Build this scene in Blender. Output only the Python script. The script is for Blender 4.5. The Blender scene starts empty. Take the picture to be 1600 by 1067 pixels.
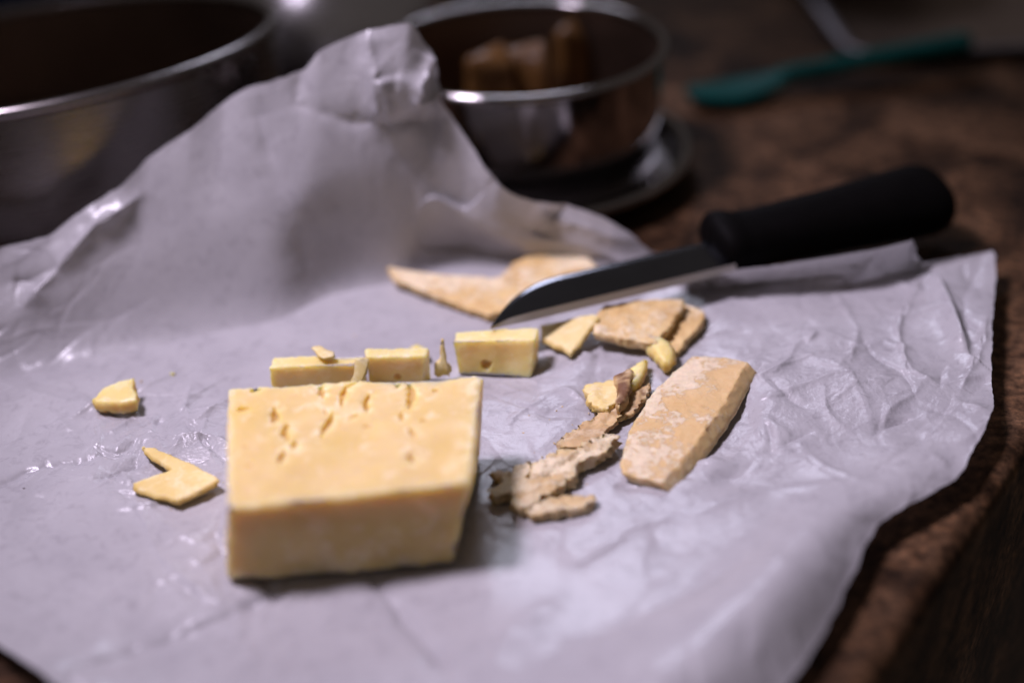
import bpy, math
import numpy as np
from mathutils import Vector, Matrix
from mathutils.geometry import delaunay_2d_cdt

sc = bpy.context.scene
# ------------------------------------------------------------------ camera, world, lamps, exposure
PITCH, ROLL, DIST = math.radians(30.5), math.radians(-3.2), 0.52
fwd = Vector((0, math.cos(PITCH), -math.sin(PITCH)))
rgt = Vector((1, 0, 0)); upv = rgt.cross(fwd)
Rv = rgt * math.cos(ROLL) + upv * math.sin(ROLL)
Uv = -rgt * math.sin(ROLL) + upv * math.cos(ROLL)
cd = bpy.data.cameras.new('camera'); cam = bpy.data.objects.new('camera', cd)
sc.collection.objects.link(cam)
cam.matrix_world = Matrix(((Rv.x, Uv.x, -fwd.x, -fwd.x * DIST), (Rv.y, Uv.y, -fwd.y, -fwd.y * DIST),
                           (Rv.z, Uv.z, -fwd.z, -fwd.z * DIST), (0, 0, 0, 1)))
cd.lens = 50; cd.sensor_width = 36; cd.clip_start = 0.01; cd.clip_end = 20
cd.dof.use_dof = True; cd.dof.focus_distance = 0.463; cd.dof.aperture_fstop = 2.5; cd.dof.aperture_blades = 7
sc.camera = cam

world = bpy.data.worlds.new('World'); sc.world = world; world.use_nodes = True
bg = world.node_tree.nodes['Background']
bg.inputs[0].default_value = (1.0, 0.86, 0.82, 1); bg.inputs[1].default_value = 0.075

def spot(name, loc, target, radius, power, col, cone, blend):
    l = bpy.data.lights.new(name, 'SPOT'); l.shadow_soft_size = radius; l.energy = power; l.color = col
    l.spot_size = math.radians(cone); l.spot_blend = blend
    o = bpy.data.objects.new(name, l); sc.collection.objects.link(o); o.location = loc
    o.rotation_euler = (Vector(target) - Vector(loc)).to_track_quat('-Z', 'Y').to_euler()
    return o
spot('kitchen_lamp', (-0.37, 0.005, 0.80), (0.025, -0.045, 0), 0.10, 42, (1.0, 0.88, 1.11), 45, 1.0)
bl = bpy.data.lights.new('added_back_lamp', 'AREA'); bl.shape = 'DISK'; bl.size = 0.28; bl.energy = 2.0; bl.color = (0.90, 0.92, 1.15)  # dim unseen lamp added behind the scene for sheen and glints on the paper
blo = bpy.data.objects.new('added_back_lamp', bl); sc.collection.objects.link(blo); blo.location = (0.02, 0.95, 0.74)
blo.rotation_euler = (Vector((0, -0.02, 0)) - blo.location).to_track_quat('-Z', 'Y').to_euler()
sc.view_settings.view_transform = 'Standard'; sc.view_settings.look = 'None'
sc.view_settings.exposure = 0.0; sc.view_settings.gamma = 1.0
sc.render.engine = 'CYCLES'
sc.cycles.use_denoising = True
sc.cycles.max_bounces = 8; sc.cycles.transparent_max_bounces = 8
sc.cycles.sample_clamp_indirect = 4.0

DATA = {'floor': 0.004,
 'centre': [-0.04815, -0.0598, 0.0],
 'stations': [[[0.03639, -0.03603, 0.0], [0.12093, -0.01226, 0.002], [0.15587, -0.00161, 0.003], [0.17675, 0.00199, 0.005]],
              [[0.03165, -0.02602, 0.0], [0.11145, 0.00775, 0.002], [0.15287, 0.0218, 0.004], [0.18337, 0.02861, 0.007]], [[0.02959, -0.02456, 0.0], [0.10733, 0.01069, 0.002], [0.13882, 0.01457, 0.006], [0.15481, 0.02064, 0.008]],
              [[0.02731, -0.02397, 0.0], [0.10276, 0.01186, 0.003], [0.13326, 0.0136, 0.013], [0.14784, 0.01105, 0.021]], [[0.01811, -0.02231, 0.0], [0.08438, 0.01518, 0.001], [0.10553, 0.01541, 0.009], [0.11817, 0.01085, 0.018]],
              [[0.00977, -0.02217, 0.0], [0.06768, 0.01546, -0.0], [0.07608, 0.0163, 0.005], [0.08113, 0.00936, 0.014]], [[0.00062, -0.0181, 0.0], [0.04938, 0.0236, -0.0], [0.05792, 0.03437, 0.002], [0.06741, 0.04114, 0.004]],
              [[-0.00506, -0.01359, 0.0], [0.03803, 0.03263, -0.0], [0.04843, 0.03775, 0.005], [0.0553, 0.03958, 0.01]],
              [[-0.01338, -0.00864, 0.0], [0.02138, 0.04253, -0.0], [0.03417, 0.04345, 0.0113], [0.04207, 0.04191, 0.0217]],
              [[-0.01955, -0.00655, 0.0], [0.00905, 0.04669, -0.0], [0.01718, 0.04822, 0.01469], [0.02453, 0.04873, 0.02713]],
              [[-0.02459, -0.00676, 0.0], [-0.00103, 0.04628, -0.0], [0.00612, 0.0507, 0.01582], [0.01217, 0.04453, 0.03038]],
              [[-0.03085, -0.00135, 0.0], [-0.01355, 0.0571, -0.0], [-0.00687, 0.04987, 0.02034], [-0.00155, 0.04605, 0.03798]],
              [[-0.03723, -0.00196, 0.0], [-0.02632, 0.05588, -0.0], [-0.0181, 0.05435, 0.02712], [-0.01155, 0.05427, 0.05208]],
              [[-0.04223, -0.00546, 0.0], [-0.03632, 0.04889, -0.0], [-0.02732, 0.05357, 0.03616], [-0.02095, 0.05956, 0.06727]],
              [[-0.04346, -0.00666, 0.0], [-0.03876, 0.04649, -0.0], [-0.02997, 0.0558, 0.04068], [-0.02278, 0.06773, 0.07704]],
              [[-0.0453, -0.00777, 0.0], [-0.04245, 0.04426, -0.0], [-0.03318, 0.05545, 0.04633], [-0.02619, 0.06439, 0.08789]],
              [[-0.04839, -0.00873, 0.0], [-0.04862, 0.04234, -0.0], [-0.03948, 0.05189, 0.05085], [-0.03146, 0.06158, 0.09765]],
              [[-0.05576, -0.01048, 0.0], [-0.06337, 0.03883, -0.0], [-0.05656, 0.05043, 0.04859], [-0.05046, 0.06483, 0.09331]],
              [[-0.0618, -0.01237, 0.0], [-0.07545, 0.03507, -0.0], [-0.06969, 0.04545, 0.04633], [-0.06509, 0.06347, 0.08897]],
              [[-0.06479, -0.0193, 0.0], [-0.08143, 0.0212, -0.0], [-0.07701, 0.04233, 0.04294], [-0.07257, 0.06233, 0.08137]],
              [[-0.07174, -0.02168, 0.0], [-0.09533, 0.01644, -0.0], [-0.09274, 0.04076, 0.04068], [-0.08999, 0.06032, 0.07812]],
              [[-0.07923, -0.02371, 0.0], [-0.11031, 0.01238, -0.0], [-0.10734, 0.03864, 0.03729], [-0.10301, 0.06087, 0.07161]],
              [[-0.08541, -0.02585, 0.0], [-0.12267, 0.0081, -0.0], [-0.12024, 0.03358, 0.0339], [-0.11485, 0.0533, 0.0651]],
              [[-0.09206, -0.02813, 0.0], [-0.13598, 0.00354, -0.0], [-0.13437, 0.02841, 0.02938], [-0.13145, 0.04696, 0.05642]],
              [[-0.09817, -0.02974, 0.0], [-0.14819, 0.00031, -0.0], [-0.14584, 0.02343, 0.02599], [-0.14093, 0.03841, 0.04991]],
              [[-0.10405, -0.03203, 0.0], [-0.15995, -0.00425, -0.0], [-0.15832, 0.01619, 0.0226], [-0.15495, 0.03191, 0.0434]],
              [[-0.10931, -0.03412, 0.0], [-0.17046, -0.00843, -0.0], [-0.1715, 0.01171, 0.01921], [-0.16842, 0.02552, 0.03689]],
              [[-0.11548, -0.03672, 0.0], [-0.18281, -0.01363, -0.0], [-0.18646, 0.00587, 0.01808], [-0.18468, 0.02143, 0.03472]],
              [[-0.12471, -0.03999, 0.0], [-0.20128, -0.02018, -0.0], [-0.20992, -0.00115, 0.01695], [-0.20988, 0.011, 0.03255]],
              [[-0.1292, -0.04668, 0.0], [-0.21026, -0.03357, -0.0], [-0.22702, -0.02383, 0.008], [-0.23547, -0.01895, 0.016]],
              [[-0.1256, -0.06034, 0.0], [-0.20306, -0.06087, -0.0], [-0.21794, -0.06368, 0.003], [-0.22824, -0.06692, 0.006]],
              [[-0.11457, -0.07509, 0.0], [-0.18099, -0.09037, -0.0], [-0.18986, -0.10324, 0.002], [-0.19618, -0.11153, 0.003]],
              [[-0.10178, -0.08856, 0.0], [-0.15542, -0.11733, -0.0], [-0.16024, -0.1307, 0.002], [-0.1644, -0.13967, 0.003]],
              [[-0.09109, -0.09379, 0.0], [-0.13404, -0.12778, -0.0], [-0.13828, -0.14467, 0.002], [-0.14069, -0.15874, 0.005]],
              [[-0.08148, -0.10009, 0.0], [-0.11481, -0.14038, -0.0], [-0.11992, -0.15889, 0.002], [-0.123, -0.17525, 0.006]],
              [[-0.07301, -0.10728, 0.0], [-0.09788, -0.15475, -0.0], [-0.10197, -0.17576, 0.002], [-0.10487, -0.19195, 0.003]],
              [[-0.05729, -0.11582, 0.0], [-0.06642, -0.17184, -0.0], [-0.06703, -0.19286, 0.001], [-0.06631, -0.21218, -0.0]],
              [[-0.03801, -0.11785, 0.0], [-0.02787, -0.17591, 0.001], [-0.02251, -0.19924, 0.002], [-0.01939, -0.22116, -0.0]],
              [[-0.0237, -0.11225, 0.0], [0.00075, -0.16469, 0.004], [0.01052, -0.19611, 0.007], [0.018, -0.21616, 0.002]],
              [[-0.01502, -0.10921, 0.0], [0.0181, -0.15862, 0.004], [0.03252, -0.19418, 0.014], [0.04472, -0.20723, 0.003]],
              [[-0.00855, -0.10456, 0.0], [0.03106, -0.14932, 0.004], [0.04733, -0.17838, 0.014], [0.06427, -0.1868, 0.003]],
              [[-0.00285, -0.101, 0.0], [0.04246, -0.14219, 0.004], [0.05975, -0.1672, 0.015], [0.07646, -0.16977, 0.003]],
              [[0.00246, -0.09521, 0.0], [0.05307, -0.13063, 0.003], [0.07257, -0.14898, 0.013], [0.08878, -0.14891, 0.004]],
              [[0.00726, -0.0882, 0.0], [0.06266, -0.1166, 0.003], [0.086, -0.12791, 0.01], [0.1015, -0.12746, 0.004]], [[0.01504, -0.08195, 0.0], [0.07823, -0.1041, 0.002], [0.10785, -0.10753, 0.006], [0.12649, -0.10999, 0.003]],
              [[0.02034, -0.07511, 0.0], [0.08883, -0.09042, 0.001], [0.11833, -0.09724, 0.005], [0.13193, -0.10608, 0.004]],
              [[0.0294, -0.06159, 0.0], [0.10695, -0.06338, 0.001], [0.1343, -0.06922, 0.003], [0.15014, -0.07789, 0.004]],
              [[0.0341, -0.04598, 0.0], [0.11635, -0.03216, 0.001], [0.14579, -0.03653, 0.003], [0.16016, -0.0435, 0.005]]],
 'creases': [([[-0.1681, -0.0804, 0.0036], [-0.15284, -0.06831, 0.0036], [-0.13845, -0.06787, 0.0036]], -0.0016, 0.0012), ([[-0.13845, -0.06787, 0.0036], [-0.13794, -0.05615, 0.0036], [-0.14124, -0.04477, 0.0036]], 0.0009, 0.001),
             ([[-0.12117, -0.16932, 0.00774], [-0.09161, -0.15164, 0.0036], [-0.06376, -0.13469, 0.0036]], -0.002, 0.002),
             ([[-0.04432, -0.13259, 0.00368], [-0.03561, -0.14744, 0.004], [-0.02148, -0.17344, 0.00529]], -0.0022, 0.0022),
             ([[-0.13139, -0.06249, 0.0036], [-0.12604, -0.05052, 0.0036], [-0.11505, -0.05828, 0.0036]], 0.0011, 0.001),
             ([[-0.10989, -0.04925, 0.0036], [-0.10082, -0.06319, 0.0036], [-0.09419, -0.07154, 0.0036]], -0.0012, 0.001),
             ([[-0.12645, -0.07683, 0.0036], [-0.11651, -0.07476, 0.0036], [-0.10688, -0.05536, 0.0036]], 0.0007, 0.001),
             ([[-0.11791, -0.09257, 0.0036], [-0.10666, -0.11875, 0.0036], [-0.08832, -0.1395, 0.0036], [-0.08331, -0.14102, 0.0036]], 0.0011, 0.0013),
             ([[-0.11144, -0.11573, 0.0036], [-0.10045, -0.11045, 0.0036], [-0.08955, -0.11753, 0.0036]], 0.0008, 0.0012), ([[-0.08362, -0.14174, 0.0036], [-0.07563, -0.1354, 0.0036], [-0.06911, -0.13044, 0.0036]], 0.0008, 0.001),
             ([[0.08487, -0.07945, 0.00428], [0.093, -0.09773, 0.00585], [0.10063, -0.11003, 0.01003]], 0.001, 0.0012), ([[0.07659, -0.04822, 0.00397], [0.07863, -0.06584, 0.00405], [0.08487, -0.07945, 0.00428]], 0.0008, 0.0011),
             ([[0.14891, 0.01184, 0.02357], [0.15744, 0.00954, 0.0071], [0.15671, -0.01384, 0.00687], [0.15368, -0.04073, 0.00756]], 0.0065, 0.006, (0.9, 0.3, 0)),
             ([[0.18069, 0.02757, 0.01031], [0.16404, -0.00168, 0.00734], [0.15414, -0.03933, 0.00757]], -0.0012, 0.002),
             ([[0.07841, -0.05934, 0.00403], [0.10643, -0.04694, 0.00442], [0.12769, -0.04653, 0.00524]], 0.0012, 0.0015), ([[0.15342, 0.01463, 0.0072], [0.13532, -0.01858, 0.00561], [0.13189, -0.04759, 0.00559]], 0.0014, 0.0014),
             ([[0.12002, 0.01429, 0.00691], [0.12234, -0.01653, 0.00539], [0.11401, -0.04066, 0.00458]], 0.001, 0.0012), ([[0.13189, -0.04759, 0.00559], [0.13957, -0.05805, 0.00663], [0.15559, -0.05373, 0.00812]], 0.0016, 0.0015),
             ([[0.09958, -0.03011, 0.00446], [0.11287, -0.04805, 0.00459], [0.11302, -0.07281, 0.0052]], 0.0007, 0.0012), ([[0.10063, -0.11003, 0.01003], [0.12505, -0.0879, 0.00789], [0.15416, -0.05786, 0.00797]], -0.0012, 0.003),
             ([[0.05799, -0.14535, 0.01131], [0.02979, -0.16054, 0.0094], [0.00371, -0.17315, 0.00826]], -0.0012, 0.004),
             ([[-0.13863, -0.05992, 0.0036], [-0.13054, -0.0656, 0.0036], [-0.12694, -0.06236, 0.0036], [-0.12508, -0.0576, 0.0036]], -0.0014, 0.0008),
             ([[-0.12263, -0.04646, 0.0036], [-0.11841, -0.05821, 0.0036], [-0.11343, -0.06797, 0.0036]], 0.0012, 0.0007),
             ([[-0.1192, -0.0444, 0.0036], [-0.11989, -0.05397, 0.0036], [-0.11429, -0.06195, 0.0036]], -0.0012, 0.0008), ([[-0.11277, -0.02352, 0.0036], [-0.11235, -0.0396, 0.0036], [-0.10757, -0.05125, 0.0036]], 0.001, 0.0012),
             ([[-0.10283, -0.04461, 0.0036], [-0.10427, -0.05921, 0.0036], [-0.09607, -0.07489, 0.0036]], 0.0009, 0.0007),
             ([[-0.14993, -0.02738, 0.0036], [-0.13992, -0.04419, 0.0036], [-0.12285, -0.04977, 0.0036]], 0.0008, 0.0012),
             ([[-0.13466, -0.07429, 0.0036], [-0.12683, -0.07494, 0.0036], [-0.12175, -0.08361, 0.0036]], 0.001, 0.0007), ([[-0.12788, -0.07513, 0.0036], [-0.12662, -0.08509, 0.0036], [-0.1185, -0.08962, 0.0036]], -0.001, 0.0008),
             ([[-0.09681, -0.12003, 0.0036], [-0.08993, -0.12859, 0.0036], [-0.08483, -0.14187, 0.0036]], 0.0012, 0.0008),
             ([[-0.10765, -0.11716, 0.0036], [-0.10173, -0.1291, 0.0036], [-0.08986, -0.14025, 0.0036]], -0.0009, 0.001), ([[-0.07617, -0.13413, 0.0036], [-0.07279, -0.14252, 0.0036], [-0.07323, -0.15194, 0.0036]], 0.001, 0.001),
             ([[-0.18235, -0.01575, 0.0036], [-0.14342, -0.03676, 0.0036], [-0.11893, -0.03873, 0.0036]], 0.0009, 0.003),
             ([[-0.149, -0.13335, 0.00471], [-0.13589, -0.13996, 0.00444], [-0.12633, -0.13725, 0.00374]], 0.0008, 0.002),
             ([[-0.01072, -0.17903, 0.00664], [-0.00432, -0.16131, 0.00673], [0.00809, -0.15143, 0.00659]], 0.0008, 0.004),
             ([[-0.00769, -0.04263, 0.0036], [0.00943, -0.05602, 0.0036], [0.02613, -0.05978, 0.0036]], -0.0006, 0.001), ([[-0.0052, -0.03451, 0.0036], [0.00741, -0.04592, 0.0036], [0.02131, -0.04092, 0.0036]], 0.0006, 0.0009),
             ([[-0.02292, -0.00904, 0.0036], [0.00794, -0.03582, 0.0036], [0.02149, -0.03659, 0.0036]], 0.0005, 0.001), ([[0.08578, -0.04435, 0.00408], [0.0963, -0.03418, 0.0043], [0.10809, -0.0315, 0.00454]], 0.0008, 0.0009),
             ([[0.10077, -0.06203, 0.00442], [0.11065, -0.05456, 0.00459], [0.12694, -0.05067, 0.00529]], 0.001, 0.001), ([[0.07754, -0.06362, 0.00403], [0.07738, -0.07831, 0.00412], [0.08291, -0.08991, 0.00464]], 0.0008, 0.0009),
             ([[0.11142, -0.0355, 0.00454], [0.12884, -0.02584, 0.00521], [0.13695, -0.03651, 0.00575]], 0.0008, 0.0012), ([[0.05483, -0.04892, 0.00376], [0.0813, -0.04396, 0.00402], [0.09094, -0.06051, 0.00422]], 0.0005, 0.001),
             ([[0.1158, 0.00704, 0.00572], [0.12706, 0.01494, 0.00885], [0.13512, 0.01253, 0.02028]], -0.0012, 0.0015), ([[0.13512, 0.01253, 0.02028], [0.14205, 0.01656, 0.00707], [0.15004, 0.00165, 0.00651]], 0.0012, 0.0015),
             ([[0.14407, -0.06322, 0.0071], [0.15684, -0.04245, 0.00807], [0.16792, -0.01751, 0.00834]], 0.0012, 0.0015), ([[0.12505, -0.0879, 0.00789], [0.14234, -0.07042, 0.0072], [0.14972, -0.07818, 0.00759]], 0.0016, 0.002),
             ([[0.11912, -0.06525, 0.00527], [0.13664, -0.05396, 0.00626], [0.14874, -0.04795, 0.00716]], 0.0009, 0.0015), ([[0.05355, -0.11437, 0.00567], [0.0735, -0.10736, 0.00588], [0.09244, -0.10894, 0.00825]], 0.0008, 0.003),
             ([[-0.03347, 0.05747, 0.07093], [-0.03075, 0.05985, 0.07909], [-0.02578, 0.06471, 0.08874]], 0.0055, 0.0022),
             ([[-0.03347, 0.05747, 0.07093], [-0.02686, 0.06244, 0.07277], [-0.02213, 0.06454, 0.07656]], 0.0055, 0.0024),
             ([[-0.04641, 0.06422, 0.09795], [-0.04493, 0.05937, 0.08431], [-0.04555, 0.05448, 0.06649]], 0.0042, 0.0026), ([[-0.04299, 0.0586, 0.08249], [-0.04139, 0.05617, 0.07312], [-0.04176, 0.05454, 0.06549]], 0.005, 0.004),
             ([[-0.04575, 0.05416, 0.06524], [-0.03384, 0.05669, 0.06555], [-0.02189, 0.05859, 0.06514]], -0.004, 0.0035),
             ([[-0.09202, 0.05864, 0.0777], [-0.08714, 0.04855, 0.05876], [-0.07621, 0.03717, 0.01536]], -0.0026, 0.006),
             ([[-0.176, 0.00851, 0.02107], [-0.1626, 0.01992, 0.03153], [-0.15026, 0.02973, 0.04224], [-0.13611, 0.03802, 0.04826]], 0.005, 0.0042),
             ([[-0.1803, 0.01435, 0.02885], [-0.17238, 0.015, 0.02755], [-0.16353, 0.01953, 0.03123]], -0.003, 0.003),
             ([[-0.07346, 0.06222, 0.08473], [-0.07595, 0.05672, 0.07429], [-0.05588, 0.05412, 0.06714], [-0.04555, 0.05448, 0.06649]], -0.0014, 0.0025),
             ([[-0.05207, 0.05893, 0.08058], [-0.0438, 0.05305, 0.05923], [-0.01682, 0.05326, 0.02835], [0.01661, 0.04992, 0.0088]], -0.0028, 0.008),
             ([[0.01362, 0.04493, 0.03352], [0.02219, 0.04827, 0.02458], [0.05066, 0.04021, 0.01774]], 0.0016, 0.003), ([[-0.12734, -0.0042, 0.0036], [-0.06962, -0.00116, 0.0036], [-0.03763, 0.01373, 0.0036]], -0.001, 0.006)],
 'crinkle': [([-0.11109, -0.06952, 0.0036], 0.035, 2.4), ([-0.09048, -0.12303, 0.0036], 0.03, 2.2), ([0.10028, -0.05447, 0.00435], 0.045, 2.1), ([0.06509, -0.0765, 0.00394], 0.03, 1.6), ([-0.14342, -0.03676, 0.0036], 0.03, 1.6),
             ([0.00254, -0.05101, 0.0036], 0.03, 1.2), ([-0.08386, -0.07219, 0.0036], 0.05, 1.4), ([-0.03799, 0.05682, 0.0758], 0.02, 1.3), ([0.07932, -0.0786, 0.00416], 0.03, 1.1), ([-0.12287, -0.03047, 0.0036], 0.03, 1.1),
             ([0.15946, -0.00477, 0.00696], 0.03, 1.1)],
 'calm': [([-0.13028, -0.1194, 0.0036], 0.03, 0.5), ([0.01288, -0.155, 0.00707], 0.06, 0.6), ([-0.1043, 0.03824, 0.04083], 0.06, 0.75), ([-0.0022, 0.04966, 0.02636], 0.04, 0.75), ([-0.0744, 0.04108, 0.03748], 0.04, 0.7),
          ([-0.12888, 0.02449, 0.02531], 0.04, 0.6), ([-0.06889, -0.01074, 0.0036], 0.03, 0.5), ([-0.0216, -0.16292, 0.00511], 0.05, 0.7), ([-0.15161, 0.01309, 0.01669], 0.03, 0.5)],
 'counter_edge': [[0.16566, -0.07648], [0.08792, -0.18056]],
 'cheese': [[-0.08448, -0.13305, 0.004], [-0.02032, -0.13157, 0.004], [-0.01178, -0.07848, 0.004], [-0.0884, -0.07775, 0.004], [-0.08007, -0.13551, 0.031], [-0.0133, -0.13014, 0.0315], [-0.00931, -0.07607, 0.032],
            [-0.08859, -0.07328, 0.0315]],
 'cracks': [([[-0.07271, -0.08682, 0.0315], [-0.07164, -0.09112, 0.0315], [-0.07209, -0.09553, 0.0315]], 0.00097, 0.0019),
            ([[-0.06744, -0.09633, 0.0315], [-0.06803, -0.10131, 0.0315], [-0.06669, -0.10506, 0.0315]], 0.00097, 0.0019), ([[-0.06431, -0.10464, 0.0315], [-0.06508, -0.10975, 0.0315]], 0.00088, 0.0019),
            ([[-0.06702, -0.11053, 0.0315], [-0.06816, -0.11672, 0.0315]], 0.00088, 0.0019), ([[-0.05452, -0.09181, 0.0315], [-0.05618, -0.09712, 0.0315], [-0.05723, -0.10237, 0.0315]], 0.00088, 0.0019),
            ([[-0.06047, -0.07212, 0.0315], [-0.05925, -0.07926, 0.0315], [-0.05812, -0.08334, 0.0315]], 0.00097, 0.0019),
            ([[-0.0481, -0.07565, 0.0315], [-0.05184, -0.07857, 0.0315], [-0.05267, -0.08319, 0.0315], [-0.05213, -0.08786, 0.0315]], 0.00088, 0.0019),
            ([[-0.04433, -0.08261, 0.0315], [-0.0452, -0.08751, 0.0315], [-0.04454, -0.09212, 0.0315]], 0.00079, 0.0019), ([[-0.04503, -0.08717, 0.0315], [-0.04715, -0.08731, 0.0315]], 0.0007, 0.001),
            ([[-0.04679, -0.09293, 0.0315], [-0.04931, -0.09508, 0.0315]], 0.00062, 0.001), ([[-0.03247, -0.07581, 0.0315], [-0.0308, -0.08472, 0.0315], [-0.03213, -0.0913, 0.0315]], 0.00106, 0.0019),
            ([[-0.03378, -0.09321, 0.0315], [-0.03414, -0.09865, 0.0315]], 0.0007, 0.001), ([[-0.03119, -0.1023, 0.0315], [-0.02974, -0.10673, 0.0315]], 0.0007, 0.001),
            ([[-0.03135, -0.11399, 0.0315], [-0.02957, -0.11825, 0.0315]], 0.00079, 0.0019), ([[-0.0363, -0.07392, 0.0315], [-0.03569, -0.07915, 0.0315]], 0.00088, 0.0019),
            ([[-0.05794, -0.08762, 0.0315], [-0.05623, -0.09198, 0.0315]], 0.00053, 0.001)],
 'pits': [([-0.07934, -0.07571, 0.0315], 0.0019, 0.0018, 'top'), ([-0.08179, -0.08695, 0.0315], 0.002, 0.002, 'top'), ([-0.02406, -0.08145, 0.0315], 0.0014, 0.001, 'top'), ([-0.04375, -0.09904, 0.0315], 0.0014, 0.0006, 'top'),
          ([-0.02734, -0.09865, 0.0315], 0.0011, 0.0008, 'top'), ([-0.07861, -0.1065, 0.0315], 0.0012, 0.0004, 'top'), ([-0.07649, -0.11562, 0.0315], 0.0013, 0.0006, 'top')],
 'cube_a': {'c': [[-0.08293, -0.03463, 0.004], [-0.05005, -0.03524, 0.004], [-0.0506, -0.02971, 0.004], [-0.08196, -0.02802, 0.004], [-0.08293, -0.03463, 0.0148], [-0.05005, -0.03524, 0.0148], [-0.0506, -0.02971, 0.0148],
                  [-0.08196, -0.02802, 0.0148]],
            'seed': 11,
            'pits': []},
 'cube_b': {'c': [[-0.05005, -0.03115, 0.004], [-0.03207, -0.03303, 0.004], [-0.02923, -0.02986, 0.004], [-0.04992, -0.02847, 0.004], [-0.04942, -0.03318, 0.0158], [-0.02934, -0.03451, 0.0158], [-0.02923, -0.02986, 0.0158],
                  [-0.04992, -0.02847, 0.0158]],
            'seed': 12,
            'pits': [([-0.03978, -0.03115, 0.00749], 0.0013, 0.0012, 'front')]},
 'cube_d': {'c': [[-0.0193, -0.02812, 0.004], [0.00566, -0.03285, 0.004], [0.00852, -0.02299, 0.004], [-0.01798, -0.01928, 0.004], [-0.02064, -0.02646, 0.0168], [0.00835, -0.02836, 0.0168], [0.00985, -0.01928, 0.0168],
                  [-0.01936, -0.02002, 0.0168]],
            'seed': 13,
            'pits': [([-0.00929, -0.02812, 0.00778], 0.0019, 0.0018, 'front')]},
 'cubes': [('cheese_strip', 'a', 'long pale cheese strip half hidden behind the large block', None), ('cheese_chunk', 'b', 'short cheese chunk at the right end of the long strip', None),
           ('cheese_chunk', 'd', 'cheese chunk with a round hole, right in front of the knife tip', None)],
 'pieces': [{'name': 'rind_sheet',
             'label': 'thin tan rind sheet with a pointed left end, behind the knife blade',
             'cat': 'cheese rind',
             'mat': 'rind',
             'thick': 0.0034,
             'top': [[-0.04756, 0.04899, 0.00767], [-0.03834, 0.04387, 0.00751], [-0.02331, 0.03812, 0.00735], [-0.00361, 0.03383, 0.00727], [0.00265, 0.04493, 0.00775], [0.01142, 0.05098, 0.00803], [0.03064, 0.04812, 0.00801],
                     [0.03579, 0.03449, 0.00749], [0.03124, 0.0235, 0.00701], [0.01261, 0.01364, 0.00649], [0.00055, 0.00872, 0.00621], [-0.00798, 0.00791, 0.00613], [-0.02317, 0.01959, 0.00657], [-0.04517, 0.03974, 0.00731]],
             'kw': {'seed': 3, 'rough': 0.0004, 'relief': (0.0003, 220), 'jag': 0.0009, 'bev': 0.0005}},
            {'name': 'cheese_flake',
             'label': 'pale triangular cheese flake leaning beside the holed chunk, under the blade',
             'cat': 'cheese flake',
             'mat': 'flake',
             'thick': 0.0028,
             'top': [[0.01056, -0.00737, 0.00938], [0.02316, -0.00879, 0.01254], [0.02955, -0.00924, 0.01422], [0.03134, -0.01231, 0.01402], [0.02576, -0.01952, 0.01074], [0.02033, -0.02592, 0.00762], [0.01555, -0.01995, 0.00774],
                     [0.01042, -0.01406, 0.00774]],
             'kw': {'seed': 4}},
            {'name': 'rind_piece',
             'label': 'thick folded tan rind piece at the right below the blade',
             'cat': 'cheese rind',
             'base': [0.04806, -0.0105, 0.004],
             'parts': [{'name': 'front_leaf',
                        'mat': 'rind',
                        'thick': 0.0036,
                        'top': [[0.02882, -0.01262, 0.01384], [0.03336, -0.00167, 0.0142], [0.04705, 0.00133, 0.01378], [0.06239, 0.00164, 0.01316], [0.06285, -0.00188, 0.01296], [0.05514, -0.01769, 0.01245],
                                [0.04976, -0.02721, 0.01216], [0.03987, -0.02449, 0.01274], [0.02878, -0.01884, 0.01352]],
                        'kw': {'seed': 5, 'rough': 0.0004, 'relief': (0.0003, 220), 'jag': 0.0009, 'step': 0.0008, 'bev': 0.0005}},
                       {'name': 'back_leaf',
                        'mat': 'rind',
                        'thick': 0.0036,
                        'top': [[0.06294, 0.00546, 0.00916], [0.06701, 0.00267, 0.00911], [0.07036, -0.0032, 0.00899], [0.06798, -0.0101, 0.00883], [0.06165, -0.01982, 0.00859], [0.0567, -0.02686, 0.00841],
                                [0.05137, -0.02124, 0.00853], [0.05683, -0.00973, 0.00881]],
                        'kw': {'seed': 6, 'rough': 0.0004, 'relief': (0.0003, 220), 'jag': 0.0009, 'step': 0.0008, 'bev': 0.0005}},
                       {'name': 'broken_nub',
                        'mat': 'cube',
                        'thick': 0.0065,
                        'top': [[0.04648, -0.02086, 0.0107], [0.05244, -0.02152, 0.0107], [0.05564, -0.02632, 0.01022], [0.05592, -0.03288, 0.0095], [0.05362, -0.03725, 0.00898], [0.05078, -0.0373, 0.00894],
                                [0.04904, -0.03357, 0.00934], [0.04667, -0.02717, 0.01002]],
                        'kw': {'seed': 7, 'bev': 0.0018, 'rough': 0.0006}}]},
            {'name': 'rind_slab',
             'label': 'big flat rind slab with flaky whitish patches, right of the crumbled rind',
             'cat': 'cheese rind',
             'mat': 'slab',
             'thick': 0.0044,
             'top': [[0.06099, -0.03423, 0.00999], [0.07133, -0.03657, 0.01047], [0.07879, -0.04128, 0.01081], [0.07291, -0.05347, 0.01047], [0.06608, -0.06753, 0.01005], [0.05843, -0.08065, 0.00957], [0.0485, -0.09534, 0.00893],
                     [0.04242, -0.10374, 0.00852], [0.03852, -0.10085, 0.00834], [0.03447, -0.09888, 0.00814], [0.03121, -0.09638, 0.00799], [0.03118, -0.09041, 0.00805], [0.03583, -0.07353, 0.00845], [0.04083, -0.06305, 0.0088],
                     [0.04569, -0.05324, 0.00912], [0.053, -0.04387, 0.00954]],
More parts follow.
